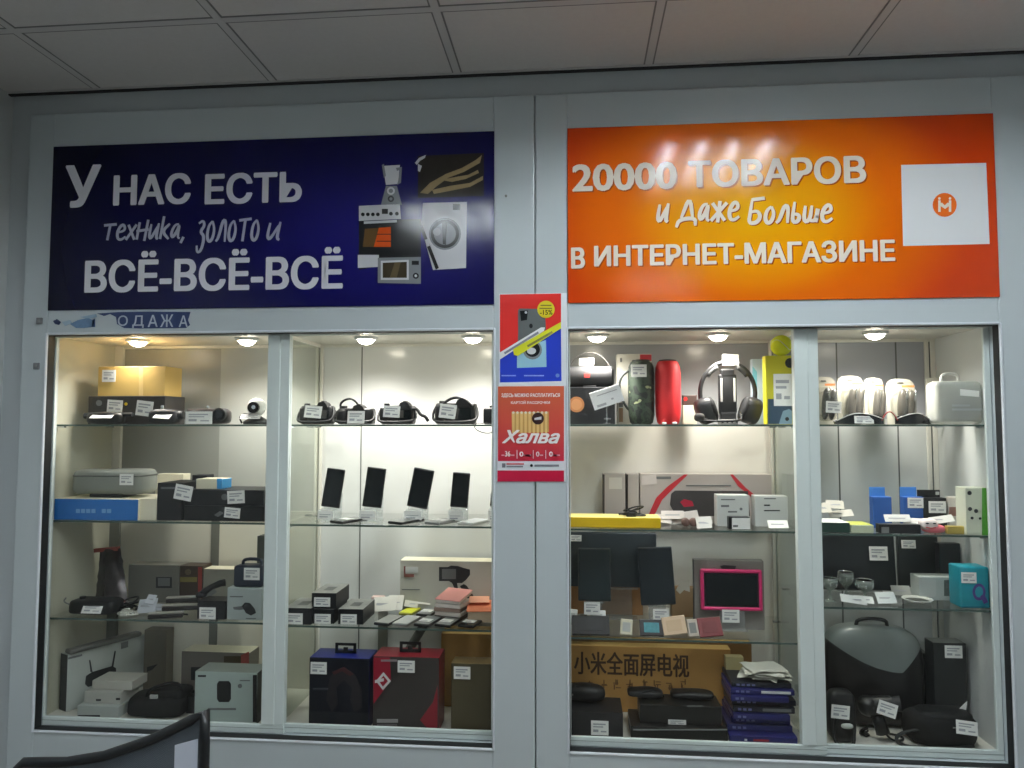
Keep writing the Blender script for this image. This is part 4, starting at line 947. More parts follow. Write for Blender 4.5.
# ================================================================ bay 2, second shelf: the smartphones
def phone_set(i, x0, x1, yt, yb, label, plab, Y=.20, roll=.12):
    z = SH[(1, 2)]; zb = P((x0 + x1) / 2, yb, Y).z - z; wd = (P(x1, yb, Y).x - P(x0, yb, Y).x) * .80; h = P(x0, yt, Y).z - P(x0, yb, Y).z
    X = P((x0 + x1) / 2, yb, Y).x - .006
    s = thing('phone_stand', label, 'phone stand', (X, Y, z + .0006), 0, 'clear phone stands')
    mb = MB(); mb.rbox(-wd * .55, wd * .55, -.045, .03, 0, .003, CLEAR, .001); mb.box(-wd * .5, wd * .5, .024, .027, .003, zb + h * .35, CLEAR, RX(-.12)); mb.rbox(-wd * .5, wd * .5, -.016, .022, zb - .010, zb - .007, CLEAR, .001); mb.build('clear_bracket', s)
    mb = MB(); mb.rbox(-wd * .5, wd * .34, -.030, -.028, .004, zb - .010, PAPER, .0005, 1, RX(-.06)); mb.box(-wd * .4, wd * .05, -.0306, -.030, .010, .014, INK, RX(-.06)); mb.box(-wd * .4, wd * .2, -.0306, -.030, .019, .021, INK, RX(-.06)); mb.build('price_card', s)
    p = thing('smartphone', plab, 'phone', (X + .002, Y - .004, z + zb - .0055), 0, 'smartphones on clear stands')
    T = RX(-.10) @ RY(roll)
    mb = MB(); mb.rbox(-wd / 2, wd / 2, -.004, .004, .001 + wd * .06, h + wd * .06, mat((26, 27, 29), .3, var=.05), .0036, 3, T); mb.build('body', p)
    mb = MB(); mb.rbox(-wd * .46, wd * .46, -.0046, -.0036, .006 + wd * .06, h - .005 + wd * .06, SCREEN, .0004, 1, T); mb.build('screen', p)
    mb = MB(); mb.cyl((0, -.0050, h - .002 + wd * .05), (0, -.0044, h - .002 + wd * .05), .0012, GREY, n=8, T=T); mb.build('earpiece', p)


ords = ['nearest the corner post', 'second from the corner post', 'third from the corner post, tilted most', 'fourth and lowest from the corner post', 'half hidden by the mullion']
for i, (x0, x1, yt, yb, rl) in enumerate(((320, 343, 468, 507, .12), (361, 385, 467, 507, .10), (405, 431, 468, 507.5, .17), (449, 471, 472, 507, .07), (488.5, 512, 469, 507, .1))):
    phone_set(i, x0, x1, yt, yb, 'clear stand with white card, under the smartphone ' + ords[i], 'dark smartphone upright on a clear stand, ' + ords[i], roll=rl)


def flat_phone(name, label, px, b_, k, Y, body, top, rz=.35, lift=0.0, w_=.062, group=None, card=None):
    """a phone lying on the shelf"""
    a, b = P(px[0], px[1], Y), P(px[2], px[1], Y); z = SH[(b_, k)]
    t = thing(name, label, 'phone', ((a.x + b.x) / 2, Y, z + .0006 + lift), rz, group); L = w_
    mb = MB(); mb.rbox(-L / 2, L / 2, 0, L * 1.9, 0, .009, body, .003, 3); mb.build('body', t)
    mb = MB(); mb.rbox(-L * .46, L * .46, .004, L * 1.9 - .004, .009, .0096, top, .0003, 1); mb.build('screen' if top is SCREEN else 'glossy_back', t)
    if card:
        mb = MB(); mb.rbox(-L * .42, L * .3, L * .5, L * 1.1, .0104, .0110, card, .0002, 1); mb.box(-L * .35, L * .1, L * .6, L * .7, .011, .0113, INK); mb.build('price_card', t)
    return t


SILV = mat((150, 152, 150), .3, metal=.4, var=.03)
flat_phone('flat_smartphone', 'dark phone lying flat before the smartphone nearest the corner post', (322, 522, 350, 526), 1, 2, .105, BLACK, SCREEN, -.5, card=PAPER)
flat_phone('flat_smartphone', 'dark edged silver phone lying flat between the second and third standing smartphones', (381, 522, 408, 527), 1, 2, .105, BLACK, SILV, -.5)
flat_phone('flat_smartphone', 'grey phone lying flat before the most tilted standing smartphone', (419, 522, 445, 527), 1, 2, .105, GREY, SILV, -.45, card=PAPER)
flat_phone('flat_smartphone', 'pale phone lying flat before the lower standing smartphone', (452, 522, 478, 527), 1, 2, .105, LGREY, WHITE, -.4)
# ================================================================ bay 2, third shelf
PT = mat((150, 150, 146), .4, var=.25, scale=60)
def small_black(px, label, base=None, Y=.112):
    t = carton('accessory_box', label, 'box', px, 1, 3, BOXB, .14, Y=Y, top=PT, base=base, group='black accessory boxes', tags=[(px[0] + 3, px[1] + (px[3] - px[1]) * .25, px[0] + 19, px[1] + (px[3] - px[1]) * .85)])
    mb = MB(); mb.rbox(-t['w'] * .18, t['w'] * .2, .04, .09, t['h'], t['h'] + .0006, mat((90, 92, 92), .4), .0002, 1); mb.build('printed_lid_picture', t)
    return t


s1 = small_black((284, 608, 311, 627), 'black accessory box with a printed lid, next to the window stile')
s2 = small_black((312, 609, 334, 627), 'black accessory box at the bottom of the pair stacked on each other')
small_black((311.5, 593, 336, 609), 'black accessory box stacked on another of its kind', base=topz(s2))
small_black((338, 609, 363, 628), 'black accessory box standing at the end towards the flat phones')
gb = carton('gimbal_box', 'large white box with a printed dark camera gimbal, partly behind the mullion', 'box', (400, 561, 510, 618), 1, 3, mat((190, 188, 178), .5, var=.03), .07, Y=.31, top=CREAM,
            prints=[('printed_gimbal', [([(439, 567), (448, 567), (451, 565.5), (458, 566), (464, 568), (470, 569.5), (470, 575), (466, 580), (462, 583), (452, 583), (449, 581), (439, 581)], pdk), ([(442, 569), (456, 569), (456, 579), (442, 579)], pgr), ([(452, 583), (457, 583), (458, 588), (455, 589)], pdk), ([(460, 586), (464, 584), (467, 586), (479, 604), (473, 608)], pdk)]),
                    ('printed_badge', [(rect(404, 566, 405.5, 577), mat((130, 70, 64), .5)), (rect(405.5, 567, 418, 572.5), pwt), (rect(404, 574, 414, 577), mat((130, 80, 70), .5))]), ('printed_line', [(rect(402, 589, 420, 590), pgr)])])
# row of flat phones with cards along the front
for i, (x0, x1, yy, lab, bd, tp, cd_, lf) in enumerate((
        (371, 391, 622, 'dark phone lying flat with its glossy back up, next to the accessory boxes', DARK, PT, None, 0), (390, 409, 622, 'silver phone lying flat before the yellow phone case', SILV, LGREY, None, 0),
        (411, 431, 622, 'grey phone lying flat with a card, third along the front edge', DARK, GREY, PAPER, 0), (432, 452, 622, 'grey phone lying flat with a card, before the paper-topped stack', BLACK, GREY, PAPER, 0), (455, 476, 622, 'black phone lying flat with a card, nearest the orange notepad', BLACK, SCREEN, PAPER, 0))):
    flat_phone('flat_smartphone', lab, (x0, yy, x1, yy + 4), 1, 3, .105, bd, tp, -.25, lf, card=cd_, w_=.056)
flat_phone('phone_case', 'yellow phone case with a grey upper half behind the silver flat phone', (397, 612, 413, 620), 1, 3, .235, mat((150, 150, 60), .5), mat((206, 212, 40), .45), -.2, .0, w_=.05)
flat_phone('flat_smartphone', 'black phone with a pale card in the second row behind the third flat phone', (414, 612, 432, 618), 1, 3, .225, BLACK, GREY, -.2, 0, w_=.054, card=PAPER)
# stack of paper-backed boxes with the pink one on top
px0, px1 = 437, 466; zb = SH[(1, 3)] + .001; X = P(447, 610, .19).x
STK = [('dark thin tablet box at the bottom of the paper-topped stack', mat((92, 84, 78), .5), .012), ('white thin box second from the bottom of the paper-topped stack', mat((214, 204, 196), .5), .012), ('brown edged thin box in the middle of the paper-topped stack', mat((150, 124, 112), .5), .013), ('white thin box just under the pink notebook', mat((222, 212, 204), .5), .012)]
zc = zb
for i, (lab, m_, hh) in enumerate(STK):
    t = thing('thin_box', lab, 'box', (X + .002 * (i % 2), .19, zc), -.30 + .05 * (i % 3)); mb = MB(); mb.rbox(-.048, .048, 0, .10, 0, hh, m_, .0015); mb.build('carton', t)
    mb = MB(); mb.rbox(-.044, .044,   .004, .096, hh, hh + .0008, PAPER, .0003, 1); mb.build('paper_lid', t); zc += hh + .0014
t = thing('notebook', 'pink notebook tilted on top of the paper-topped stack', 'notebook', (X + .002, .185, zc), -.34); T = RX(.20)
mb = MB(); mb.rbox(-.046, .046, .002, .095, .002, .012, mat((222, 212, 204), .6), .001, 2, T); mb.build('pages', t); mb = MB(); mb.rbox(-.048, .048, 0, .097, .012, .0145, mat((232, 160, 152), .6), .0006, 1, T); mb.build('cover', t)
X = P(484, 612, .2).x
t = thing('notepad', 'orange sheets on a notepad at the end of the shelf by the mullion', 'notepad', (X, .17, zb), .1)
mb = MB(); mb.rbox(-.05, .05, 0, .13, 0, .036, mat((196, 176, 150), .6, var=.1), .002); mb.build('pad', t)
mb = MB(); mb.rbox(-.055, .052, -.003, .128, .0362, .0392, SALMON, .001, 1, RX(.05)); mb.build('sheet', t); mb = MB(); mb.rbox(-.05, .02, .06, .12, .045, .047, mat((236, 170, 140), .6), .0006, 1, RX(.12)); mb.build('sheet', t)
paper_pile('paper_slips', 'loose pale receipts and slips between the accessory boxes and the yellow phone case', [(372, 600, 396, 616), (386, 596, 402, 613), (378, 610, 398, 619), (402, 603, 416, 610), (414, 602, 428, 608)], 1, 3, .27, m=mat((206, 204, 196), .7), seed=4)
carton('small_box', 'little pink and white packet behind the accessory boxes', 'box', (371, 597, 383, 614), 1, 3, mat((214, 186, 180), .6), .03, Y=.33)
# ================================================================ bay 2, cabinet floor
def hanger(t, x, m):
    h = t['h']; d = t['d']; mb = MB()
    for (a, b, c, e) in ((x - .036, x - .026, 0, .034), (x + .026, x + .036, 0, .034), (x - .036, x + .036, .026, .034), (x - .036, x + .036, 0, .010)): mb.rbox(a, b, d * .5 - .002, d * .5 + .002, h + c - .001, h + e, m, .001)
    mb.rbox(x - .008, x + .008, d * .5 - .0018, d * .5 + .0018, h + .008, h + .020, m, .001); mb.build('hanger_tab', t)


t = carton('headset_box', 'tall dark box with a blue top and hanging tab, left of the red one', 'box', (309, 658, 369, 731), 1, 0, mat((22, 25, 34), .4, var=.1), .10, Y=.090, top=mat((30, 44, 130), .4), side=mat((24, 32, 84), .4), tags=[(311, 661.5, 327, 674)],
           prints=[('printed_headset', [([(330, 676), (345, 668), (356, 676), (362, 690), (362, 708), (354, 712), (350, 700), (352, 688), (344, 680), (336, 688), (338, 704), (332, 712), (326, 700)], mat((44, 40, 44), .5, var=.2)), ([(332, 672), (344, 667), (354, 674), (350, 676), (342, 671), (334, 675)], mat((70, 36, 38), .5))]), ('printed_icons', [(rect(331 + 6.5 * i, 726, 334.5 + 6.5 * i, 729.5), mat((44, 66, 150), .5)) for i in range(5)]), ('printed_line', [(rect(313, 688, 328, 690), mat((60, 62, 70), .5))])])
t['label'] = 'tall dark box with a blue top and hanging tab, beside the red-topped box'; hanger(t, .005, BLACK)
t = carton('headset_box', 'tall dark box with a red top, red corners and white diamond emblem', 'box', (373, 657, 439, 732), 1, 0, mat((58, 54, 52), .4, var=.08), .10, Y=.090, top=mat((150, 32, 44), .4), side=mat((120, 28, 40), .4), tags=[(398, 660, 415, 672.5)],
           prints=[('red_corner', [([(373.5, 657.5), (390, 657.5), (391, 680), (373.5, 704)], mat((150, 28, 48), .4)), ([(437.5, 685), (437.5, 731), (430, 731), (420, 720), (433, 702)], mat((140, 28, 44), .4))]),
                   ('printed_emblem', [([(383.5, 672), (391, 681), (383, 690), (376, 681)], pwt), ([(383.5, 675.5), (388, 681), (383, 686.5), (379, 681)], mat((150, 28, 48), .4)), ([(375, 680), (384, 678), (384, 681), (375, 683)], pwt)]), ('printed_words', [(rect(381, 659.5, 397, 661.5), mat((140, 130, 130), .5)), (rect(377, 719, 398, 722.5), mat((160, 158, 156), .5)), (rect(377, 724, 397, 727), mat((110, 106, 106), .5))])])
hanger(t, .002, mat((40, 38, 38), .5))
carton('cardboard_box', 'big brown cardboard carton at the end by the mullion, behind the olive box', 'box', (441, 634, 512, 700), 1, 0, CARD, .10, Y=.3, top=CARDT)
carton('product_box', 'olive brown box with a price tag before the big brown carton', 'box', (451, 664, 512, 734), 1, 0, mat((74, 66, 40), .5, var=.08), .07, Y=.090, tags=[(454, 666, 470.5, 679)], top=mat((130, 108, 68), .5), h=None)
q = P(418, 652, .34); t = thing('umbrella_tube', 'grey tube leaning behind the red-topped box', 'tube', (q.x - .13, .335, SH[(1, 0)] + .001))
mb = MB(); mb.cyl((0, 0, .016), (.15, .03, .268), .016, mat((104, 106, 102), .4, var=.05)); mb.build('barrel', t); mb = MB(); mb.cyl((.148, .0295, .264), (.153, .0306, .272), .018, DARK); mb.build('end_cap', t)
# ================================================================ bay 3, top shelf
bx = carton('speaker_box', 'black box with a round orange picture beneath the boombox', 'box', (566, 387, 615, 424), 2, 1, BOXB, .12, Y=.2,
            prints=[('printed_speaker', [(circle(576.5, 404.5, 7.8, 24), mat((176, 116, 70), .5, var=.12)), (circle(576.5, 404.5, 5.5, 20), mat((196, 138, 92), .5, var=.05))]), ('printed_line', [(rect(604, 418, 611, 419.5), pgr)])])
a, b, Y, z, h = fit(566, 614, 365, 387, 2, 1, .205, base=topz(bx)); wd = b - a
t = thing('boombox', 'black cylindrical speaker with a thin carry handle and red badge, on its box', 'speaker', ((a + b) / 2, Y, z)); MESHG = mat((44, 44, 46), .7, var=.3, scale=300)
mb = MB(); mb.cyl((-wd * .46, .04, h * .5), (wd * .46, .04, h * .5), h * .48, MESHG, n=32); mb.build('body', t)
for s_ in (-1, 1): mb = MB(); mb.cyl((s_ * wd * .455, .04, h * .5), (s_ * wd * .50, .04, h * .5), h * .5, DARK, h * .40, n=28); mb.build('end_cap', t)
mb = MB(); mb.rbox(-.022, .022, .01, .07, 0, .006, DARK, .001); mb.build('foot', t)
mb = MB(); mb.tube([(wd * .46 * math.cos(an), .04, h * .5 + h * 1.12 * math.sin(an)) for an in [math.pi * k / 16 for k in range(17)]], .0022, mat((90, 88, 86), .4), 6); mb.build('carry_handle', t)
q = P(587, 375, Y); x = q.x - t.location.x; mb = MB(); mb.rbox(x - .010, x + .010, .04 - h * .5 - .001, .04 - h * .44, h * .42, h * .62, mat((200, 70, 66), .4), .001); mb.build('badge', t)
price_tag(t, (579, 358, 594, 365.5), Y); 
q = P(607, 397, .15); t = thing('price_card', 'big white price card tilted against the black speaker box', 'price card', (q.x, .170, SH[(2, 1)] + .0006))
zc = q.z - SH[(2, 1)]; mb = MB(); T = TR(0, 0, zc) @ RY(-.32)
mb.rbox(-.052, .052, -.0008, .0008, -.030, .030, mat((222, 224, 226), .6), .0006, 1, T); mb.build('card', t)
mb = MB()
for (u0, u1, v0, v1) in ((-.04, -.008, -.024, -.016), (-.03, .04, .012, .015), (.012, .02, -.014, -.008)): mb.box(u0, u1, -.0014, -.0008, v0, v1, INK, T)
mb.build('printed_lines', t); mb = MB(); mb.rbox(-.012, .012, .002, .02, 0, .004, CLEAR, .001); mb.rbox(-.002, .002, .002, .005, .002, zc, CLEAR, .001); mb.build('clear_stand', t)
carton('product_box', 'tall pale box with a brown strip, behind the green and red speakers', 'box', (617, 354, 652, 424), 2, 1, mat((206, 204, 194), .5), .06, Y=.30,
       prints=[('printed_strip', [(rect(619, 403, 623, 407), pgr), (rect(619, 408, 623, 422), mat((150, 120, 90), .5)), (rect(620, 358, 622, 362), pgr)]), ('red_label', [(rect(640, 354.5, 651.5, 361), mat((196, 56, 66), .5))])])


def big_speaker(name, label, x0, x1, yt, m, Y=.2, logo=None, camo=None):
    a, b, Y, z, h = fit(x0, x1, yt, 424, 2, 1, Y); wd = b - a
    t = thing(name, label, 'speaker', ((a + b) / 2, Y + wd / 2, z), 0, 'large portable speakers')
    r = wd / 2
    mb = MB(); mb.lathe([(r * .72, 0), (r * .86, .006), (r * .97, .03), (r, .07), (r, h - .05), (r * .95, h - .022), (r * .80, h - .006), (r * .6, h)], m, 32); mb.build('fabric_body', t)
    mb = MB(); mb.lathe([(r * .70, h - .003), (r * .66, h + .002), (r * .5, h + .003), (.001, h + .001)], DARK, 28); mb.build('end_cap', t)
    return t, wd, h


camo = bpy.data.materials.new('camouflage_fabric'); camo.use_nodes = True; nt = camo.node_tree; bb = nt.nodes['Principled BSDF']; bb.inputs['Roughness'].default_value = .7
tc = nt.nodes.new('ShaderNodeTexCoord'); n = nt.nodes.new('ShaderNodeTexNoise'); n.inputs['Scale'].default_value = 26; n.inputs['Detail'].default_value = 2; rp = nt.nodes.new('ShaderNodeValToRGB'); rp.color_ramp.interpolation = 'CONSTANT'
el = rp.color_ramp.elements; el[0].color = (lin(30), lin(38), lin(34), 1); el[1].position = .47; el[1].color = (lin(52), lin(66), lin(52), 1)
for p_, c_ in ((.58, (40, 50, 42)), (.66, (150, 160, 120)), (.72, (86, 106, 96))): e_ = el.new(p_); e_.color = tuple(lin(v) for v in c_) + (1,)
nt.links.new(tc.outputs['Object'], n.inputs['Vector']); nt.links.new(n.outputs['Fac'], rp.inputs[0]); nt.links.new(rp.outputs[0], bb.inputs['Base Color'])
t, wd, h = big_speaker('portable_speaker', 'upright dark green camouflage speaker with a strap and price tag', 629, 656, 359.5, camo)
mb = MB(); strap(mb, [(-wd * .42, -.01, h * .86), (-wd * .8, -.01, h * .74), (-wd * .86, -.01, h * .5), (-wd * .6, -.01, h * .28), (-wd * .46, -.005, h * .22)], .0045, mat((70, 76, 72), .5)); mb.build('strap', t)
price_tag(t, (631, 364.5, 646.5, 377), .2)
t, wd, h = big_speaker('portable_speaker', 'upright bright red speaker beside the camouflage one', 656.5, 682.5, 359.5, mat((208, 30, 36), .55, var=.08, scale=200))
for s_ in (-1, 1): mb = MB(); mb.blob((s_ * wd * .2, -wd * .40, .004), (.008, .006, .004), WHITE, .8); mb.build('foot', t)
wb_ = carton('small_box', 'little cream box under the dark one, between the red speaker and the headset', 'box', (683, 405, 697, 424), 2, 1, CREAM, .03, Y=.33)
carton('small_box', 'little dark box with a red mark between the red speaker and the headset', 'box', (683, 395, 697, 405), 2, 1, mat((70, 54, 48), .5), .03, Y=.33, base=topz(wb_), prints=[('red_mark', [(circle(685.5, 399, 2, 10), RED)])])
# headset on its stand
a, b, Y, z, h = fit(697, 761, 354, 424, 2, 1, .19); wd = b - a; X = P(729.5, 390, Y).x
HS = mat((44, 44, 45), .45, var=.1)
s = thing('headset_stand', 'dark upright headset stand with pale strips down its column', 'stand', (X, .225, z))
zt = P(729, 368, .225).z - z
mb = MB(); mb.rbox(-.029, .029, -.012, .012, .035, zt - .022, HS, .005, 3); mb.build('column', s)
mb = MB()
for s_ in (-1, 1): mb.rbox(s_ * .0215 - .0035, s_ * .0215 + .0035, -.0145, -.011, .075, zt - .035, mat((214, 214, 210), .3), .001)
mb.build('chrome_strip', s)
mb = MB(); mb.rbox(-.022, .022, -.013, .013, zt - .03, zt - .004, HS, .004); mb.build('cradle', s)
mb = MB(); mb.rbox(-.029, .029, -.03, .03, .0, .016, mat((150, 150, 146), .4), .004); mb.rbox(-.026, .026, -.013, .013, .014, .04, HS, .003); mb.build('base', s)
for i in range(4): mb = MB(); mb.cyl((-.0225 + .015 * i, -.032, .008), (-.0225 + .015 * i, -.029, .008), .0035, SATIN, n=12); mb.build('socket', s)
hx = thing('gaming_headset', 'large black over-ear headset with a microphone boom, hung on its stand', 'headset', (X, .222, z + zt + .0055))
R0 = (P(757, 395, .22).x - P(702, 395, .22).x) / 2
arc = [Vector((R0 * math.cos(an), 0, -.104 + .104 * 1.0 * math.sin(an) + .012)) for an in [math.pi * k / 24 for k in range(-3, 28)]]
mb = MB(); mb.tube([v + Vector((0, 0, .002)) for v in arc], [.0075] * len(arc), HS, 10); mb.build('headband', hx)
mb = MB(); mb.tube([Vector((R0 * .93 * math.cos(an), 0, -.100 + .1 * math.sin(an) + .006)) for an in [math.pi * k / 24 for k in range(5, 10)]], .009, mat((70, 70, 70), .6), 8); mb.build('head_pad', hx)
mb = MB(); mb.tube([Vector((R0 * .93 * math.cos(an), 0, -.100 + .1 * math.sin(an) + .006)) for an in [math.pi * k / 24 for k in range(15, 20)]], .009, mat((70, 70, 70), .6), 8); mb.build('head_pad', hx)
zl = -(z + zt) + z
for s_ in (-1, 1):
    T = TR(s_ * R0 * .82, -.004, -.150) @ RY(s_ * .32)
    mb = MB(); mb.blob((0, 0, 0), (.033, .040, .045), HS, .62, 0, n=24, T=T); cup = mb.build('ear_cup', hx)
    mb = MB(); mb.blob((-s_ * .020, 0, 0), (.016, .038, .042), mat((24, 24, 25), .8), .7, .001, T=T); mb.build('ear_cushion', cup)
mb = MB(); strap(mb, [(-R0 * .8, -.03, -.175), (-R0 * .95, -.05, -.182), (-R0 * 1.12, -.055, -.180), (-R0 * 1.2, -.055, -.172)], .006, HS); mb.blob((-R0 * 1.14, -.055, -.172), (.018, .012, .014), mat((60, 58, 56), .8), .8, .001); mb.build('microphone', hx)
mb = MB(); strap(mb, [(-R0 * .8, -.03, -.18), (-R0 * 1.2, -.06, zl + .006), (-R0 * .6, -.07, zl + .005), (0, -.068, zl + .005), (R0 * .4, -.05, zl + .01), (R0 * .36, -.035, -.16)], .0035, RUBBER); mb.build('cable', hx)
price_tag(hx, (721, 355, 737, 366), .222, 0, 0, y=-.024)
carton('product_box', 'slim sky blue and white box behind the yellow box', 'box', (752.5, 359, 764, 424), 2, 1, mat((190, 208, 218), .5), .03, Y=.30, prints=[('blue_patch', [([(752.5, 366), (757, 372), (757, 388), (752.5, 392)], mat((120, 190, 205), .5))])])
yb = carton('product_box', 'tall yellow and dark blue box with a large white label, against the glass partition', 'box', (766, 355.5, 792, 424), 2, 1, mat((206, 198, 40), .5, var=.04), .04, Y=.135, side=mat((206, 198, 40), .5),
            prints=[('blue_lower_half', [([(768, 399), (792, 399), (792, 424), (768, 424)], mat((50, 74, 94), .5))]), ('printed_camera', [(circle(790, 363, 5, 16), pdk), ([(780, 420), (783, 411), (789, 409), (792, 411), (792, 424), (779, 424)], mat((130, 160, 176), .5)), (circle(787, 419, 2, 12), pdk)])], tags=[(773, 374, 792, 406)])
a, b, Y, z, h = fit(780, 796, 344.5, 356, 2, 1, .16, base=topz(yb)); t = thing('tennis_ball', 'bright yellow-green ball on top of the yellow box', 'ball', (min((a + b) / 2, BAYS[2][1] - .04), .156, z)); r = .034
mb = MB(); mb.blob((0, 0, r), (r, r, r), mat((214, 222, 30), .8, var=.06, scale=200), 1.0, 0, n=28); mb.build('felt', t)
mb = MB(); mb.tube([(r * 1.0 * math.cos(an) * math.cos(.5 * math.sin(2 * an)), r * math.sin(an) * math.cos(.5 * math.sin(2 * an)), r + r * math.sin(.5 * math.sin(2 * an))) for an in [2 * math.pi * k / 40 for k in range(40)]], .0009, WHITE, 5, closed=True); mb.build('seam_line', t)
# ================================================================ bay 3, second shelf
SOFT = mat((186, 176, 170), .5, var=.03)
g = carton('graphics_card_box', 'long pale box with red swooshes and a printed black appliance', 'box', (640, 474, 772, 519), 2, 2, SOFT, .06, Y=.35,
           prints=[('printed_swoosh', [([(684, 474.5), (688, 474.5), (674, 488), (662, 500), (654, 516), (648, 516), (656, 498), (668, 486)], mat((196, 44, 54), .5)), ([(730, 474.5), (733, 474.5), (746, 488), (756, 496), (758, 504), (750, 496), (738, 486)], mat((196, 44, 54), .5))]),
                   ('printed_appliance', [([(671, 494), (675, 490.5), (748, 491), (750, 516), (676, 516), (670, 505)], mat((70, 66, 66), .5, var=.1)), ([(680, 502), (684, 499), (692, 501), (694, 506), (684, 507)], mat((190, 30, 60), .5))]), ('printed_words', [(rect(655, 476.5, 671, 479), pgr), (rect(686, 485, 731, 486.2), pgr)]), ('price_label', [([(642, 476), (656, 474.5), (657, 484), (642, 485)], mat((206, 196, 192), .6))])])
for i, (x0, x1, lab) in enumerate(((603, 625.5, 'pale box with a dark edge and price label, first of the boxes on end'), (626.5, 639, 'narrow pale box with dark edge, between the two wider pale boxes'))):
    carton('product_box', lab, 'box', (x0, 474, x1, 519), 2, 2, SOFT, .06, Y=.35, side=pdk, prints=[('dark_edge', [(rect(x0, 474.5, x0 + 1.6, 518), mat((60, 52, 50), .5))])] + ([('price_label', [(rect(609, 477.5, 622, 489), mat((214, 208, 200), .6))])] if i == 0 else []))
carton('flat_box', 'long flat yellow box at the shelf front by the mullion', 'box', (560, 517.5, 661, 530), 2, 2, mat((222, 184, 16), .45, var=.03), .10, Y=.115, top=mat((226, 210, 130), .5))
cable_heap('cable_coil', 'dark cable lying on the flat yellow box', (616, 512, 650, 517), 2, 2, .13, .05, BLACK, 11, n=4, r=.0025).location.z += .0005
for o in [o_ for o_ in COL.objects if o_.get('label') == 'dark cable lying on the flat yellow box']: o.location.z = SH[(2, 2)] + P(610, 517.5, .115).z - SH[(2, 2)] + .001
t = paper_pile('paper_slips', 'folded pale papers lying behind the white box with text', [(655, 515, 672, 524), (662, 511, 685, 521), (668, 514, 700, 526)], 2, 2, .2, m=mat((214, 206, 200), .7), seed=6)
paper_pile('price_card', 'white price cards propped at the shelf edge before the long pale box', [(697, 522, 712, 534), (703, 518, 713, 526)], 2, 2, .105, m=mat((216, 214, 208), .7), seed=8)
a, b, Y, z, h = fit(684, 696, 520, 528, 2, 2, .16); t = thing('toy_goggles', 'small brown two-eyed trinket near the propped price cards', 'trinket', ((a + b) / 2, Y, z))
for s_ in (-1, 1):
    mb = MB(); mb.lathe([(.011, 0), (.014, .004), (.013, .018), (.010, .021)], mat((110, 84, 76), .5), T=TR(s_ * .0125, .02, .0135) @ RX(math.pi / 2)); mb.build('eyepiece', t)
mb = MB(); mb.rbox(-.012, .012, .008, .014, .010, .016, mat((90, 70, 66), .5), .001); mb.build('bridge', t)
carton('product_box', 'squarish white box with faint text, standing nearer the mullion of two', 'box', (717, 495, 749, 531), 2, 2, mat((206, 208, 204), .5, var=.02), .05, Y=.18,
       prints=[('printed_words', [(rect(721, 499, 735, 500.2), pgr), (rect(721, 505, 729, 507), pgr), (rect(728, 511, 737, 512.5), pgr), (circle(741, 509, 1.5, 8), pgr)])], group=None)
carton('small_box', 'tiny black box with a white label before the squarish white box', 'box', (729, 517, 750, 531), 2, 2, BLACK, .03, Y=.112, prints=[('white_label', [(rect(732, 518, 750, 529.5), PAPER)]), ('printed_line', [(rect(733, 525, 738, 527), pgr)])])
carton('product_box', 'squarish white box with centred text, nearer the glass partition', 'box', (755, 496, 788, 531), 2, 2, mat((200, 202, 198), .5, var=.02), .05, Y=.18,
       prints=[('printed_words', [(rect(764, 498, 776, 499.2), pgr), (rect(764, 504.5, 770, 506), pdk), (rect(764, 510, 780, 511.2), pdk)])])
paper_pile('price_card', 'white price card lying before the white box nearer the glass partition', [(769, 522, 789, 531)], 2, 2, .11, m=mat((224, 224, 218), .7), seed=9)
# ================================================================ bay 3, third shelf: tablets
def slab(name, label, cat, px, Y, m, scr=None, lean=-.16, shear=0.0, th=.009, base=None, b_=2, k=3, tag=None, bez=.03):
    a, b, Y, z, h = fit(px[0], px[2], px[1], px[3], b_, k, Y, base); zb = max(.0012, P((px[0] + px[2]) / 2, px[3], Y).z - SH[(b_, k)]); wd = b - a; hh = (P(px[0], px[1], Y).z - P(px[0], px[3], Y).z)
    t = thing(name, label, cat, ((a + b) / 2, Y, SH[(b_, k)] + .0006)); T = TR(0, 0, zb) @ RX(lean) @ RY(shear)
    mb = MB(); mb.rbox(-wd / 2, wd / 2, 0, th, .002, hh, m, .006, 3, T); mb.build('body', t)
    if scr: mb = MB(); mb.rbox(-wd / 2 + bez * wd, wd / 2 - bez * wd, -.0007, .0005, .002 + bez * wd * 1.4, hh - bez * wd * 1.4, scr, .0004, 1, T); mb.build('screen', t)
    mb = MB(); mb.rbox(-wd * .3, wd * .3, .001, .055, 0, .003, CLEAR, .001); mb.rbox(-wd * .3, wd * .3, -.006, .012, zb - .004 if zb > .01 else 0, zb - .001 if zb > .01 else .003, CLEAR, .0008); mb.rbox(-wd * .25, wd * .25, .044, .047, .002, zb + hh * .35, CLEAR, .001); mb.build('clear_bracket', t)
    if tag: price_tag(t, tag, Y, 0, -.1, y=-.004)
    t['zb'] = zb
    return t


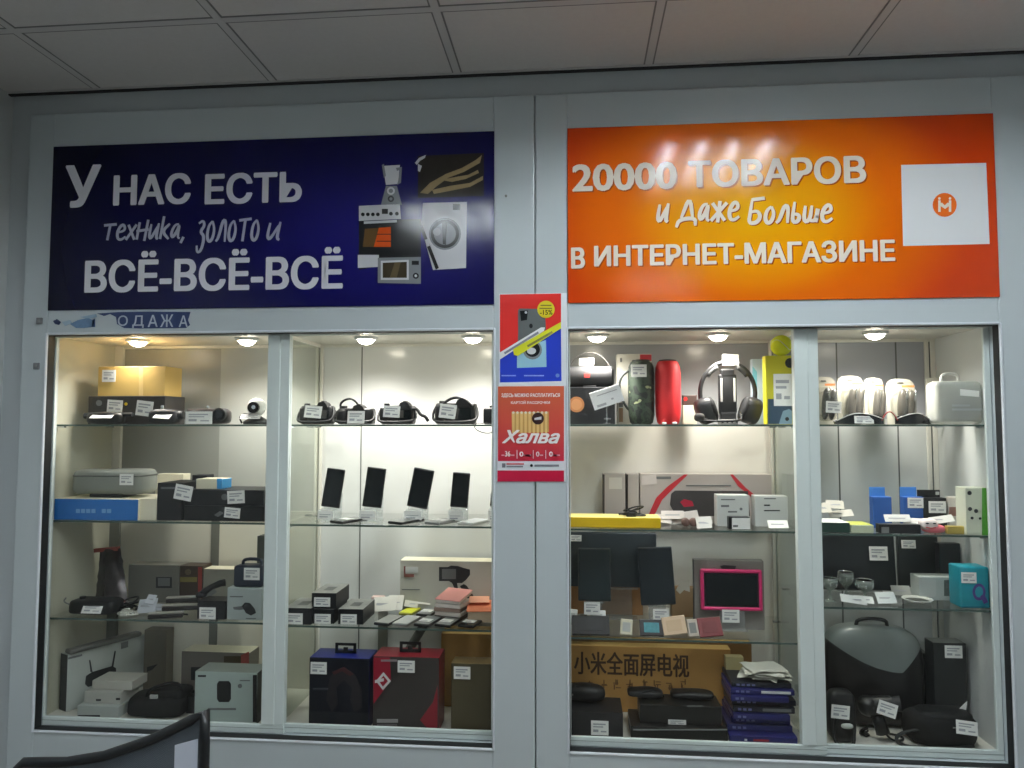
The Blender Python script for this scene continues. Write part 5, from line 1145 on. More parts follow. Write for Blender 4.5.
SLATE = mat((54, 62, 68), .35, var=.05)
carton('cardboard_box', 'open brown cardboard box standing behind the tablets', 'box', (568, 587, 643, 628), 2, 3, mat((176, 130, 84), .7, var=.08), .04, Y=.37, h=.11, top=CARDT)
carton('cardboard_box', 'brown box with a torn white corner beside the grey box of the pink tablet', 'box', (672, 588, 697, 628), 2, 3, mat((170, 140, 104), .7, var=.1), .04, Y=.36, prints=[('torn_paper', [([(676, 590), (680, 582), (689, 580), (690, 592), (684, 590), (680, 594)], mat((220, 216, 204), .7))])])
slab('laptop', 'wide dark closed laptop on edge behind the tall dark tablets', 'laptop', (561, 533, 657, 588), .30, SLATE, th=.016, lean=-.06, tag=(570, 535, 581.5, 541))
slab('tablet', 'narrow dark grey tablet nearest the mullion', 'tablet', (578, 549, 611, 602), .20, mat((48, 56, 58), .3, var=.03), mat((40, 50, 52), .12, var=0), tag=(584, 602, 600, 614))
slab('tablet', 'dark tablet with a thin line across its lower half, beside the grey boxed pink tablet', 'tablet', (641, 548, 676, 606), .20, mat((44, 50, 54), .3, var=.03), mat((38, 44, 48), .14, var=0), lean=-.14, shear=-.05, tag=(653, 609, 669, 620))
gk = carton('tablet_box', 'silver grey box standing behind the pink tablet', 'box', (694, 553, 764, 612), 2, 3, mat((128, 124, 118), .4, var=.04), .03, Y=.22, side=pdk, h=.225, prints=[('printed_word', [([(720, 566), (724, 565), (736, 566), (735, 569), (722, 569)], pdk)])])
t = thing('kids_tablet', 'small tablet in a pink bumper case with a price tag', 'tablet', (P(732, 590, .195).x, .195, SH[(2, 3)] + .0006)); z = SH[(2, 3)] + .0006
x0, x1 = P(701, 590, .195).x - t.location.x, P(763, 590, .195).x - t.location.x; zl, zh = P(732, 611, .195).z - z, P(732, 570, .195).z - z; T = RX(-.03)
mb = MB(); rr = .011
for (p, q, r_, s_) in ((x0, x1, zl, zl + .012), (x0, x1, zh - .012, zh), (x0, x0 + .012, zl, zh), (x1 - .012, x1, zl, zh)): mb.rbox(p, q, 0, .016, r_, s_, PINK, .005, 3, T)
mb.build('bumper_case', t); mb = MB(); mb.rbox(x0 + .008, x1 - .008, .003, .012, zl + .008, zh - .008, BLACK, .001, 2, T); mb.build('body', t); mb = MB(); mb.rbox(x0 + .018, x1 - .018, .0022, .0032, zl + .016, zh - .016, SCREEN, .0004, 1, T); mb.build('screen', t)
mb = MB(); mb.rbox(-.05, .05, -.004, .02, 0, .004, CLEAR, .001); mb.rbox(-.04, .04, .002, .006, .003, zl - .001, CLEAR, .001); mb.build('clear_bracket', t)
price_tag(t, (722, 609.5, 739, 622), .195, y=-.005)
# things lying along the front of the tablet shelf
def lean_card(name, label, cat, px, Y, m, tilt=-.5, roll=0.0, k=3, b_=2, m2=None):
    a, b, Y, z, h = fit(px[0], px[2], px[1], px[3], b_, k, Y); t = thing(name, label, cat, ((a + b) / 2, Y, z)); wd = b - a
    T = RX(tilt) @ RY(roll); hh = h / math.cos(tilt); T = TR(0, 0, .002 + abs(math.sin(roll)) * wd / 2) @ T
    mb = MB(); mb.rbox(-wd / 2, wd / 2, 0, .007, 0, hh, m, .002, 2, T); mb.build('cover', t)
    mb = MB(); mb.rbox(-wd * .32, wd * .32, -.0008, .0004, hh * .2, hh * .8, m2 or PAPER, .0003, 1, T); mb.build('inner_panel', t)
    return t


lean_card('phone_case', 'black phone case with a pale price strip beneath the narrow grey tablet', 'phone case', (572, 620, 610, 637), .115, BLACK, -.8, 0, m2=DARK)
lean_card('price_card', 'white price card leaning by the mullion on the tablet shelf', 'price card', (564, 611, 576, 632), .17, PAPER, -.2, .1, m2=LGREY)
lean_card('price_card', 'white card lying on the black phone case', 'price card', (587, 613, 606, 622), .175, PAPER, -.5, 0, m2=LGREY)
lean_card('price_card', 'upright narrow cream card between the black case and the teal patterned case', 'price card', (620, 621, 632, 637), .115, CREAM, -.2, .08, m2=LGREY)
lean_card('phone_case', 'teal and white patterned phone case beside the narrow cream card', 'phone case', (640, 622, 664, 637), .115, mat((46, 40, 42), .4), -.5, .0, m2=mat((70, 140, 150), .4, var=.4, scale=90))
lean_card('phone_case', 'pale beige phone case leaning between the teal and red cases', 'phone case', (664, 620, 688, 638), .118, mat((216, 190, 160), .5), -.35, -.14, m2=mat((206, 178, 146), .5))
lean_card('phone_case', 'dark red folded wallet case at the front below the pink tablet', 'phone case', (700, 622, 724, 638), .113, mat((104, 16, 24), .5), -.6, -.1, m2=mat((90, 14, 20), .6))
lean_card('phone_case', 'grey and cream phone case just beside the red wallet case', 'phone case', (689, 622, 699.5, 637), .115, mat((190, 180, 168), .5), -.4, -.1, m2=GREY)
# ================================================================ bay 3, cabinet floor
def chinese(t, s, x0, x1, yt, yb, Y, m):
    o = t.location; a = P(x0, yb, Y); b = P(x1, yt, Y); mb = MB(); put_text(mb, s, a.x - o.x, b.x - o.x, a.z - o.z, b.z - o.z, -.0012, m, .02); mb.build('printed_words', t)


tv = carton('television_box', 'wide brown television carton with large dark Chinese characters', 'box', (556, 647, 731, 714), 2, 0, CARD, .05, Y=.305, top=CARDT)
chinese(tv, '小米全面屏电视', 574, 689, 654, 674, .305, mat((70, 46, 24), .7, var=.1)); 
mb = MB(); o = tv.location; rr = random.Random(3)
for i in range(9):
    q = P(576 + i * 13.4, 685, .305); x, zz = q.x - o.x, q.z - o.z
    for k in range(5): u, v = rr.uniform(-.009, .009), rr.uniform(-.011, .011); mb.box(x + u - (.009 if k % 2 else .002), x + u + (.009 if k % 2 else .002), -.001, .0004, zz + v - (.0014 if k % 2 else .009), zz + v + (.0014 if k % 2 else .009), mat((110, 78, 42), .7))
mb.build('small_printed_line', tv)
carton('cardboard_box', 'upper brown carton behind the television carton, under the tablet shelf', 'box', (566, 641, 752, 690), 2, 0, mat((150, 108, 56), .75, var=.08), .04, Y=.37, top=CARDT)
t1 = carton('console', 'black box with a price tag at the front by the mullion', 'box', (560, 712, 623, 741), 2, 0, BOXB, .13, Y=.090, tags=[(591, 720, 608.5, 735)])
t = gadget('game_controller', 'black rounded device lying on the black box by the mullion', 'device', (566, 688, 606, 712), 2, 0, .15, .07, BLACK, e=.7, nz=.004, base=topz(t1), extra=lambda t, w_, h, d: (lambda mb: (mb.cyl((-w_ * .2, d * .3, h * .8), (-w_ * .2, d * .3, h * 1.02), .008, DARK), mb.build('stick', t)))(MB()))
t.location.z = topz(t1) + .001
mb = MB(); mb.blob((-.042, .0, .028), (.004, .004, .004), CHROME, 1); mb.build('shiny_button', t)
LQ = mat((26, 27, 26), .35, var=.1)
d1_ = carton('disc_player', 'large flat black player with a silver line across its front', 'player', (631, 728, 728, 743), 2, 0, LQ, .14, Y=.090, prints=[('silver_line', [(rect(633, 729, 727, 730.4), GREY)])])
d2_ = carton('set_top_box', 'smaller flat black box with a small tag, on the large flat player', 'box', (640, 706, 722, 728), 2, 0, LQ, .10, Y=.115, base=topz(d1_), tags=[(668, 719, 686, 726)], prints=[('printed_line', [(rect(687, 705.5, 703, 707), pgr)])])
t = gadget('projector', 'black lumpy device with a curled cord on the smaller flat black box', 'device', (628, 692, 664, 706), 2, 0, .155, .06, BLACK, base=topz(d2_), e=.6, nz=.005, extra=lambda t, w_, h, d: (lambda mb: (strap(mb, [(-w_ * .1, 0, h * .9), (w_ * .1, 0, h * 1.25), (w_ * .3, .01, h * 1.0), (w_ * .52, .02, h * .2)], .003, RUBBER), mb.build('cord', t)))(MB()))
t.location.z = topz(d2_) + .001
t = gadget('webcam', 'second dark lumpy device beside the corded one, on the smaller flat black box', 'device', (672, 694, 716, 706), 2, 0, .155, .06, BLACK, base=topz(d2_), e=.6, nz=.005, extra=lambda t, w_, h, d: (lambda mb: (mb.cyl((w_ * .2, -.002, h * .5), (w_ * .2, .01, h * .5), h * .3, SATIN), mb.build('lens', t)))(MB()))
t.name = 'camcorder'; t.location.z = topz(d2_) + .001
# stack of blue game cases
CASE = mat((34, 36, 96), .3, var=.05); CASE2 = mat((24, 28, 40), .35, var=.1); zc = SH[(2, 0)] + .0006
rows = [('lowest game case of the blue stack, blue with a red word', 740, 750, 728, 800, CASE), ('wide blue game case second from the bottom of the stack', 732, 738, 724, 798, CASE)]
labs = ['lowest wide blue game case, with a red word on its spine', 'second lowest game case, blue with a grey top', 'blue game case, third from the bottom of the stack', 'blue game case with white marks, fourth from the bottom', 'dark game case with pale letters, fifth from the bottom', 'dark game case, sixth from the bottom', 'blue game case with pale marks, third from the top', 'blue game case with a pale paper strip, second from the top', 'dark topmost game case under the loose papers']
geo = [(729, 797, .024, CASE), (727, 792, .018, mat((40, 42, 92), .35, var=.05)), (731, 790, .018, CASE), (733, 790, .017, CASE), (733, 795, .018, CASE2), (732, 796, .017, CASE2), (731, 789, .017, CASE), (731, 795, .016, CASE), (732, 792, .015, CASE2)]
for i, (lab, (x0, x1, hh, m_)) in enumerate(zip(labs, geo)):
    Y = .090 + .012 * (i % 3) + (.0 if i == 0 else .025); a, b = P(x0, 705, Y).x, P(x1, 705, Y).x; b = min(b, BAYS[2][1] - .006)
    t = thing('game_case', lab, 'game case', ((a + b) / 2, Y, zc), 0, 'stacked game cases'); wd = b - a
    mb = MB(); mb.rbox(-wd / 2, wd / 2, 0, .15, 0, hh, m_, .0015); mb.build('case', t)
    mb = MB()
    if i == 0: mb.box(-wd * .15, wd * .08, -.0006, .0004, hh * .4, hh * .65, mat((150, 40, 50), .4)); mb.box(-wd * .28, -wd * .24, -.0006, .0004, hh * .4, hh * .65, pwt)
    else:
        for q in range(2 + i % 3): mb.box(-wd * .42 + q * .016, -wd * .42 + q * .016 + .010, -.0006, .0004, hh * .3, hh * .7, mat((110, 116, 160), .4))
        if i in (4, 7): mb.box(-wd * .02, wd * .44, -.0006, .0004, hh * .25, hh * .75, pwt if i == 7 else pgr)
    mb.build('spine_print', t); zc += hh + .0012
t = thing('paper_slips', 'crumpled white papers on top of the blue game cases', 'paper', (P(760, 660, .18).x, .18, zc))
rr = random.Random(9)
for i in range(5):
    vs = []; fs = []
    for u in range(7):
        for v in range(7): q = Vector(((u / 6 - .5) * .12, (v / 6 - .5) * .10, 0)); q.z = .004 + .010 * i * .6 + .006 * noise.noise(q * 30 + Vector((i * 5, 0, 0))) + .004; vs.append(q)
    for u in range(6):
        for v in range(6): k = u * 7 + v; fs.append((k, k + 7, k + 8, k + 1))
    n0 = len(vs); vs += [v + Vector((0, 0, -.0008)) for v in vs]; fs += [tuple(n0 + j for j in f[::-1]) for f in fs]
    mb = MB(); mb.add(vs, fs, mat((196, 196, 186), .7), True, TR(rr.uniform(-.035, .035), rr.uniform(0, .03), 0) @ RZ(rr.uniform(-.5, .5))); mb.build('paper_sheet', t)
carton('small_box', 'yellowed little box standing behind the game cases', 'box', (726, 657, 744, 700), 2, 0, mat((196, 180, 130), .6), .03, Y=.345 - .09 + .0)
# ================================================================ bay 4, top shelf: blister packs and a pale case
def blister(label, px, Y, dark, orange=True, tag=None):
    a, b, Y, z, h = fit(px[0], px[2], px[1], 424, 3, 1, Y); wd = b - a
    t = thing('blister_pack', label, 'blister pack', ((a + b) / 2, Y, z), 0, 'rounded blister packs')
    T = RX(-.06); out = []
    for k in range(13): an = math.pi * k / 12; out.append((wd / 2 * math.copysign(abs(math.cos(an)) ** .6, math.cos(an)), h - wd * .42 + wd * .42 * math.sin(an) ** .8 if 0 < k < 12 else h - wd * .42))
    poly = [(wd / 2, 0)] + out + [(-wd / 2, 0)]
    mb = MB(); mb.prism(poly, .012, .0135, mat((180, 177, 162), .6, var=.02), T); mb.build('backing_card', t)
    mb = MB(); mb.blob((0, -.006, h * .42), (wd * .42, .02, h * .36), BLISTER, .6, 0, n=20, T=T); mb.build('clear_shell', t)
    mb = MB()
    mb.blob((-wd * .13, -.006, h * .42), (wd * .15, .014, h * .34), dark, .8, .001, n=16, T=T @ RY(.12)); mb.blob((wd * .15, -.006, h * .42), (wd * .14, .014, h * .33), dark, .8, .001, n=16, T=T @ RY(.12)); mb.build('dark_product', t)
    for s_ in (-1, 1): mb = MB(); mb.blob((s_ * wd * .14, -.028, h * .62), (wd * .028, .003, h * .12), CHROME, .9, 0, n=12, T=T @ RY(.16)); mb.build('shiny_edge', t)
    if orange: mb = MB(); mb.box(wd * .0, wd * .42, -.0016, -.0004, h * .80, h * .845, mat((224, 140, 80), .5), T); mb.build('orange_strip', t)
    mb = MB(); mb.rbox(-wd * .11, wd * .11, .0105, .0119, h * .895, h * .925, mat((90, 90, 84), .6), .0005, 1, T); mb.build('hang_slot', t)
    if tag: price_tag(t, tag, Y, .05, 0, y=-.03)
    return t


DP = mat((70, 66, 58), .3, var=.15)
blister('rounded white blister pack with a price tag, next to the window stile', (814, 376, 838, 424), .22, mat((40, 42, 40), .3, var=.1), True, (823, 401.5, 838, 413))
blister('rounded white blister pack second from the window stile', (839.5, 375, 866, 424), .27, DP)
blister('rounded white blister pack third from the window stile, set back', (866.5, 377, 886, 424), .29, DP)
blister('rounded white blister pack standing alone behind the dark sunglasses', (888.5, 378, 918, 424), .24, DP)
blister('rounded white blister pack just behind the pale plastic case', (929, 377, 947, 424), .25, mat((120, 116, 104), .3), False)
# wide wraparound item
a, b, Y, z, h = fit(840, 940, 413, 424, 3, 1, .115); wd = b - a
t = thing('sunglasses', 'wide black wraparound sunglasses with a red nose bridge and price tag, at the shelf edge', 'sunglasses', ((a + b) / 2, Y, z)); GLS = mat((40, 42, 44), .2, var=.2, scale=60)
for s_ in (-1, 1):
    mb = MB(); n = 16; vs = []; fs = []
    for i in range(n + 1):
        u = i / n; x = s_ * (wd * .06 + wd * .44 * u); hh = h * (.35 + .65 * math.sin(math.pi * min(1, u * .78 + .12)) ** .8) * (1 - .75 * max(0, u - .75) * 4 * .9); y = .05 * u * u
        for (dy, zz) in ((0, .0005), (0, hh), (.006, hh), (.006, .0005)): vs.append((x, y + dy, zz))
    for i in range(n):
        for j in range(4): k = (j + 1) % 4; f = (4 * i + j, 4 * i + k, 4 * i + 4 + k, 4 * i + 4 + j); fs.append(f if s_ < 0 else f[::-1])
    fs += [(0, 1, 2, 3), tuple(4 * n + q for q in (3, 2, 1, 0))]
    mb.add(vs, fs, GLS); mb.build('lens', t)
    mb = MB(); strap(mb, [(s_ * wd * .5, .052, h * .2), (s_ * wd * .49, .060, h * .35), (s_ * wd * .40, .062, h * .3), (s_ * wd * .2, .060, h * .2)], .003, BLACK); mb.build('temple_arm', t)
    mb = MB(); strap(mb, [(s_ * wd * .07, -.001, h * .5), (s_ * wd * .2, -.001, h * .92), (s_ * wd * .34, .016, h * 1.02), (s_ * wd * .48, .044, h * .35)], .0016, mat((190, 190, 186), .3)); mb.build('silver_rim', t)
mb = MB(); strap(mb, [(-wd * .08, 0, h * .35), (-wd * .04, 0, h * .95), (0, 0, h * 1.15), (wd * .04, 0, h * .95), (wd * .08, 0, h * .35)], .0022, mat((150, 50, 44), .4)); mb.build('nose_bridge', t)
price_tag(t, (853, 416, 872, 423.6), .13, .02, -.2, y=-.012)
a, b, Y, z, h = fit(937, 984, 381, 424, 3, 1, .15); wd = b - a
t = thing('plastic_case', 'milky plastic carrying case with a handle and grey printed lines', 'case', ((a + b) / 2, Y, z))
mb = MB(); mb.rbox(-wd / 2, wd / 2, .0, .08, 0, h, FROST, .016, 4); mb.build('shell', t)
mb = MB(); mb.rbox(-wd * .40, wd * .40, .02, .06, .01, h * .8, mat((150, 146, 132), .6, var=.1), .006); mb.build('contents', t)
mb = MB(); mb.rbox(-wd / 2 + .004, wd / 2 - .004, .036, .044, h * .55, h + .002, mat((222, 222, 214), .4), .004); mb.build('lid_rim', t)
mb = MB(); x = P(956, 375, Y).x - t.location.x; strap(mb, [(x - .026, .04, h - .002), (x - .024, .04, h + .026), (x + .024, .04, h + .026), (x + .026, .04, h - .002)], .0045, mat((226, 226, 218), .4)); mb.build('handle', t)
mb = MB(); o = t.location
mb.prism(px_poly(rect(952, 404.5, 970, 406.5), Y, o), -.0009, -.0001, INK); mb.prism(px_poly(rect(952, 408.5, 982, 410.5), Y, o), -.0009, -.0001, INK); mb.build('printed_lines', t)
mb = MB(); mb.prism(px_poly([(960, 389), (979, 391), (979, 397), (960, 395.5)], Y, o), -.0009, -.0001, PAPER); mb.build('paper_label', t)
# ================================================================ bay 4, second shelf
BL4 = mat((44, 92, 168), .5, var=.05)
for (x0, x1, lab, tg) in ((871, 892, 'small blue box with a raised back flap, standing alone', ()), (902, 924, 'small blue box with a white price label, beside the black boxes', ((907, 497.5, 923, 508),))):
    t = carton('accessory_box', lab, 'box', (x0 + 2, 497, x1, 522), 3, 2, BL4, .03, Y=.22, tags=tg); mb = MB()
    mb.rbox(-t['w'] * .5, t['w'] * .34, .026, .029, t['h'] - .002, t['h'] + .030, mat((70, 130, 200), .5), .001); mb.build('back_flap', t)
t = carton('accessory_box', 'small black box with a large white price label and dark back flap', 'box', (923.8, 498, 947, 523), 3, 2, BOXB, .03, Y=.215, tags=[(928, 501, 945.5, 513)])
mb = MB(); mb.rbox(-t['w'] * .6, t['w'] * .40, .026, .029, t['h'] - .002, t['h'] + .024, BOXB, .001); mb.rbox(t['w'] * .2, t['w'] * .36, .0245, .0262, t['h'] + .008, t['h'] + .018, LGREY, .0004, 1); mb.build('back_flap', t)
carton('small_box', 'crumpled cream packet with a reddish lower half beside the black label box', 'packet', (948.5, 497, 959, 520), 3, 2, mat((210, 204, 192), .6, var=.05), .02, Y=.22, prints=[('red_lower_half', [(rect(949, 507, 958.5, 516), mat((150, 110, 96), .6))])])
t = carton('product_box', 'green sided white box with dark round pictures by the cabinet side', 'box', (966, 488, 991, 534), 3, 2, mat((208, 212, 192), .5, var=.02), .06, Y=.10,
           prints=[('printed_rounds', [(circle(969.5, 493, 2.2, 14), pdk), (circle(970, 509, 2, 14), pdk), (circle(976, 511, 2, 14), pdk), (circle(972, 518, 1.5, 12), pdk), (circle(980, 518.5, 1.3, 12), pdk)]), ('green_side', [([(982, 488), (992, 488), (992, 536), (982, 536)], GREEN)])])
gd = carton('flat_box', 'flat dark green box with a paper on it, next to the window stile', 'box', (818, 522.5, 850, 535), 3, 2, mat((36, 66, 56), .45, var=.08), .10, Y=.105, top=PAPER)
carton('flat_box', 'flat cream and green box beside the dark green one', 'box', (851, 525, 874, 535), 3, 2, mat((196, 204, 176), .5), .09, Y=.106, top=mat((190, 196, 90), .5))
bk4 = carton('flat_box', 'flat black box with a small grey label in the middle of the shelf front', 'box', (879.5, 524.5, 921, 536), 3, 2, BOXB, .03, Y=.104, prints=[('grey_label', [(rect(881.5, 527, 889, 533), GREY)])])
carton('flat_box', 'flat gold brown box before the green sided white box', 'box', (948, 526.5, 983, 536), 3, 2, mat((170, 150, 70), .5, var=.06), .02, Y=.104)
a, b, Y, z, h = fit(921.5, 947, 519.5, 534, 3, 2, .106); wd = b - a
t = thing('toy_figure', 'pink and white smiling toy face between the black and gold boxes', 'toy', ((a + b) / 2, Y + .02, z))
mb = MB(); mb.blob((-wd * .12, 0, h * .62), (wd * .36, .02, h * .4), mat((226, 214, 210), .5), .7); mb.build('face', t)
mb = MB(); mb.blob((wd * .1, .004, h * .3), (wd * .44, .022, h * .3), mat((226, 120, 130), .5), .7, flat=0); mb.build('pink_body', t)
for s_ in (-1, 1): mb = MB(); mb.blob((-wd * .12 + s_ * wd * .14, -.019, h * .72), (wd * .07, .003, h * .05), pdk, .9, n=12); mb.build('eye', t)
mb = MB(); strap(mb, [(-wd * .32, -.0185, h * .46), (-wd * .12, -.0215, h * .38), (wd * .08, -.0185, h * .46)], .0016, RED); mb.build('mouth', t)
paper_pile('paper_slips', 'loose white papers lying behind the flat black box', [(886, 515, 912, 523), (905, 519, 938, 526), (934, 517, 958, 525)], 3, 2, .142, m=mat((214, 214, 210), .7), seed=12).location.z += 0
t = paper_pile('gloves', 'crumpled white gloves on the dark green box by the window stile', [(817, 503, 832, 514), (828, 501, 846, 510), (832, 511, 856, 519)], 3, 2, .225, cat='gloves', m=mat((210, 206, 196), .8), seed=13)
# ================================================================ bay 4, third shelf
slab('laptop', 'large dark closed laptop leaning at the back of the lowest shelf', 'laptop', (822, 541, 897, 598), .31, mat((34, 38, 40), .35, var=.08), th=.02, lean=-.08, b_=3, tag=(869, 546.5, 887, 560))
slab('laptop', 'second dark laptop with a price tag behind the white box', 'laptop', (899, 538, 940, 592), .345, mat((44, 48, 48), .35, var=.08), th=.02, lean=-.04, b_=3, tag=(901, 540, 915, 548))
CUT = glass('cut_glass', (.75, .8, .78), ior=1.7, haze=.28, hazecol=(.62, .68, .62), rough=.05)
def goblet(label, px, Y):
    a, b, Y, z, h = fit(px[0], px[2], px[1], 608, 3, 3, Y); r = (b - a) / 2
    t = thing('glass_goblet', label, 'glass', ((a + b) / 2, Y, z), 0, 'cut glass goblets')
    mb = MB(); mb.lathe([(r * .7, 0), (r * .7, .003), (r * .2, .008), (r * .14, h * .4), (r * .3, h * .46), (r * .85, h * .62), (r, h * .85), (r * .95, h), (r * .88, h), (r * .9, h * .85), (r * .7, h * .6), (.001, h * .5)], CUT, 14); mb.build('bowl', t)
    mb = MB()
    for k in range(7): an = 2 * math.pi * k / 7; mb.blob((r * .93 * math.cos(an), r * .93 * math.sin(an), h * .76), (.003, .003, h * .09), CHROME, .9, n=10)
    mb.build('cut_facets', t); mb = MB(); mb.lathe([(r * .97, h - .001), (r * .97, h + .001), (r * .9, h + .001), (r * .9, h - .001)], CHROME, 24); mb.build('rim', t)


goblet('sparkling cut glass goblet nearest the window stile', (822, 578, 838, 608), .16)
goblet('sparkling cut glass goblet second from the window stile, taller', (838, 572, 854, 606), .20)
goblet('sparkling cut glass goblet beside the white papers', (856, 580, 874, 606), .16)
paper_pile('price_card', 'white price cards lying at the shelf edge before the goblets', [(842, 600, 868, 609), (857, 598, 876, 606)], 3, 3, .106, m=mat((214, 216, 212), .7), seed=15)
paper_pile('price_card', 'upright pale price card in front of the small plate', [(878, 594, 897, 606)], 3, 3, .125, m=mat((204, 210, 208), .7), seed=16)
q = P(918, 600, .16); t = thing('small_plate', 'small pale plate with a dark band lying beside the white box', 'plate', (q.x, .165, SH[(3, 3)] + .0006))
mb = MB(); mb.lathe([(.022, 0), (.030, .004), (.045, .012), (.044, .014), (.028, .006), (.001, .005)], mat((206, 208, 200), .25), 28); mb.build('dish', t)
mb = MB(); mb.lathe([(.036, .0072), (.0385, .0095), (.0383, .0105), (.0355, .0085)], mat((70, 72, 66), .4), 28); mb.build('dark_band', t)
carton('product_box', 'white box with a printed grey picture and slanted flap beside the teal box', 'box', (919, 577, 961, 606), 3, 3, mat((178, 184, 180), .5, var=.03), .06, Y=.20,
       prints=[('printed_picture', [(rect(944, 580, 960, 596), mat((96, 104, 100), .5, var=.2)), (rect(946, 583, 958, 588), pgr)]), ('slanted_flap', [([(919.5, 577), (930, 577), (936, 580), (936, 596), (919.5, 605)], mat((190, 194, 190), .5))])])
t = carton('product_box', 'teal blue box with a violet ring picture and rounded top', 'box', (960, 567, 990, 612), 3, 3, mat((22, 146, 162), .45, var=.05), .07, Y=.105, r=.006, tags=[(960.5, 572, 976, 583)],
           prints=[('printed_ring', [(circle(979, 592, 6.5, 20, 8.5), mat((84, 60, 130), .5)), (circle(979, 592, 4, 18, 5.5), mat((40, 150, 166), .5)), ([(980, 596), (984, 594), (988, 602), (984, 604)], mat((84, 60, 130), .5)), ([(961, 588), (990, 596), (990, 606), (961, 606)][:0] or [(961, 606), (990, 606), (990, 607), (961, 607)], mat((18, 120, 140), .5))])])
paper_pile('paper_slips', 'crumpled pale wrappers behind the upright price card', [(893, 590, 912, 600), (905, 592, 922, 600)], 3, 3, .24, m=mat((170, 172, 166), .6), seed=17)
carton('cardboard_box', 'black box behind the teal box with white side parts showing', 'box', (940, 552, 966, 606), 3, 3, BOXB, .03, Y=.275, h=.17, hold=True)
# ================================================================ bay 4, cabinet floor
DK4 = mat((26, 28, 28), .4, var=.12)
cb = carton('computer_case', 'large dark case lying at the back with a pale sloping lid', 'case', (824, 652, 930, 706), 3, 0, DK4, .06, Y=.350, top=mat((92, 98, 96), .4))
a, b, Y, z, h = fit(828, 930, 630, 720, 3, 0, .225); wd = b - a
t = thing('guessed_case', 'bulky dark rounded case shape with a pale grey reflection arc, behind the tagged tools', 'case', ((a + b) / 2, Y + .058, z + .002))
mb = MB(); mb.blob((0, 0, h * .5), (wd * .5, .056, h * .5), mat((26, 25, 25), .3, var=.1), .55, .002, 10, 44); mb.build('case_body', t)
def arc_line(x):
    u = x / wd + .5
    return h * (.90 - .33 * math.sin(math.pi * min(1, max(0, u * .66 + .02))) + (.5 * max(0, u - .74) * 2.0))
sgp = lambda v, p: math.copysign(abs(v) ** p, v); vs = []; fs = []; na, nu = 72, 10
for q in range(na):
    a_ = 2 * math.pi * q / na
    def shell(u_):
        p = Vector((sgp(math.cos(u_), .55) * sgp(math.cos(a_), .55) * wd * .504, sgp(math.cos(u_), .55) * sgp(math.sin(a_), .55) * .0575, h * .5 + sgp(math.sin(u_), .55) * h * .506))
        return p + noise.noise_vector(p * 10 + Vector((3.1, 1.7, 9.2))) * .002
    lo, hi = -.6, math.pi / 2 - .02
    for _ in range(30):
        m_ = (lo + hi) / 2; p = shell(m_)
        if p.z > arc_line(p.x): hi = m_
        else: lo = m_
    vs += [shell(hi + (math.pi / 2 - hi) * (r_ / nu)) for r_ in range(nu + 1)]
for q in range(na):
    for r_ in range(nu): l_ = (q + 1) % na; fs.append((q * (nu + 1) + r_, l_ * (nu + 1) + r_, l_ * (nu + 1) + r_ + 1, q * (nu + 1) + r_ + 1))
mb = MB(); mb.add(vs, fs, mat((120, 128, 126), .3, var=.05), True); mb.build('reflection_arc', t)  # a reflection's pale arc, built as a shell on a guessed case
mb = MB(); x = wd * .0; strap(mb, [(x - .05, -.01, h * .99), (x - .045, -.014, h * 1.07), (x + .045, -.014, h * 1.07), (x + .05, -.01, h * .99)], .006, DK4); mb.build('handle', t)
bx4 = carton('product_box', 'dark box with a price tag and grey top by the cabinet corner', 'box', (934, 643, 967, 700), 3, 0, mat((40, 42, 42), .45, var=.08), .06, Y=.235, hold=True, top=mat((110, 112, 108), .5), tags=[(944, 645, 962, 658)])
# dark devices at the front
def stem_tool(t, w_, h, d):
    mb = MB(); strap(mb, [(-w_ * .4, .0, h * .5), (-w_ * .42, -.012, .01), (-w_ * .1, -.02, .006), (w_ * .25, -.02, .006), (w_ * .34, -.004, h * .3)], .005, RUBBER); mb.build('handle_loop', t)
    mb = MB(); mb.blob((w_ * .1, -.001, h * .36), (w_ * .22, .008, h * .05), mat((190, 194, 188), .4), .8); mb.build('pale_band', t)


t = gadget('hair_clipper', 'black looped tool with a price tag near the window stile on the cabinet floor', 'tool', (830, 692, 858, 738), 3, 0, .11, .06, BLACK, [(831, 705, 849, 718, .08)], e=.55, nz=.004, extra=stem_tool)


def ex_drill(t, w_, h, d):
    mb = MB(); mb.tube([(-w_ * .1, d * .4, h * .5), (-w_ * .06, d * .2, h * .25), (w_ * .02, d * .1, .014)], [.022, .020, .024], BLACK, 12); mb.build('grip', t)
    mb = MB(); strap(mb, [(w_ * .1, d * .4, .03), (w_ * .3, d * .2, .004), (w_ * .5, d * .3, .004), (w_ * .42, d * .6, .02)], .003, RUBBER); mb.build('cord', t)


a, b, Y, z, h = fit(868, 906, 698, 742, 3, 0, .12)
t = thing('hair_dryer', 'black hair dryer standing on its grip with a slanted price tag', 'hair dryer', ((a + b) / 2, Y, z)); wd = b - a; HD = mat((20, 21, 22), .4, var=.1)
mb = MB(); mb.cyl((-wd * .35, .04, h * .72), (wd * .25, .03, h * .80), .030, HD, .024); mb.blob((-wd * .35, .04, h * .72), (.032, .032, .031), HD, .9); mb.build('barrel', t)
mb = MB(); mb.cyl((wd * .25, .03, h * .80), (wd * .46, .022, h * .83), .020, DARK, .024); mb.build('nozzle', t)
mb = MB(); mb.tube([(-wd * .16, .045, h * .62), (-wd * .06, .035, h * .34), (.0, .03, .022)], [.020, .019, .021], HD, 14); mb.build('grip', t)
mb = MB(); strap(mb, [(0, .03, .03), (wd * .2, .02, .005), (wd * .55, .03, .005), (wd * .6, .06, .005), (wd * .3, .075, .005)], .0035, RUBBER); mb.build('cord', t)
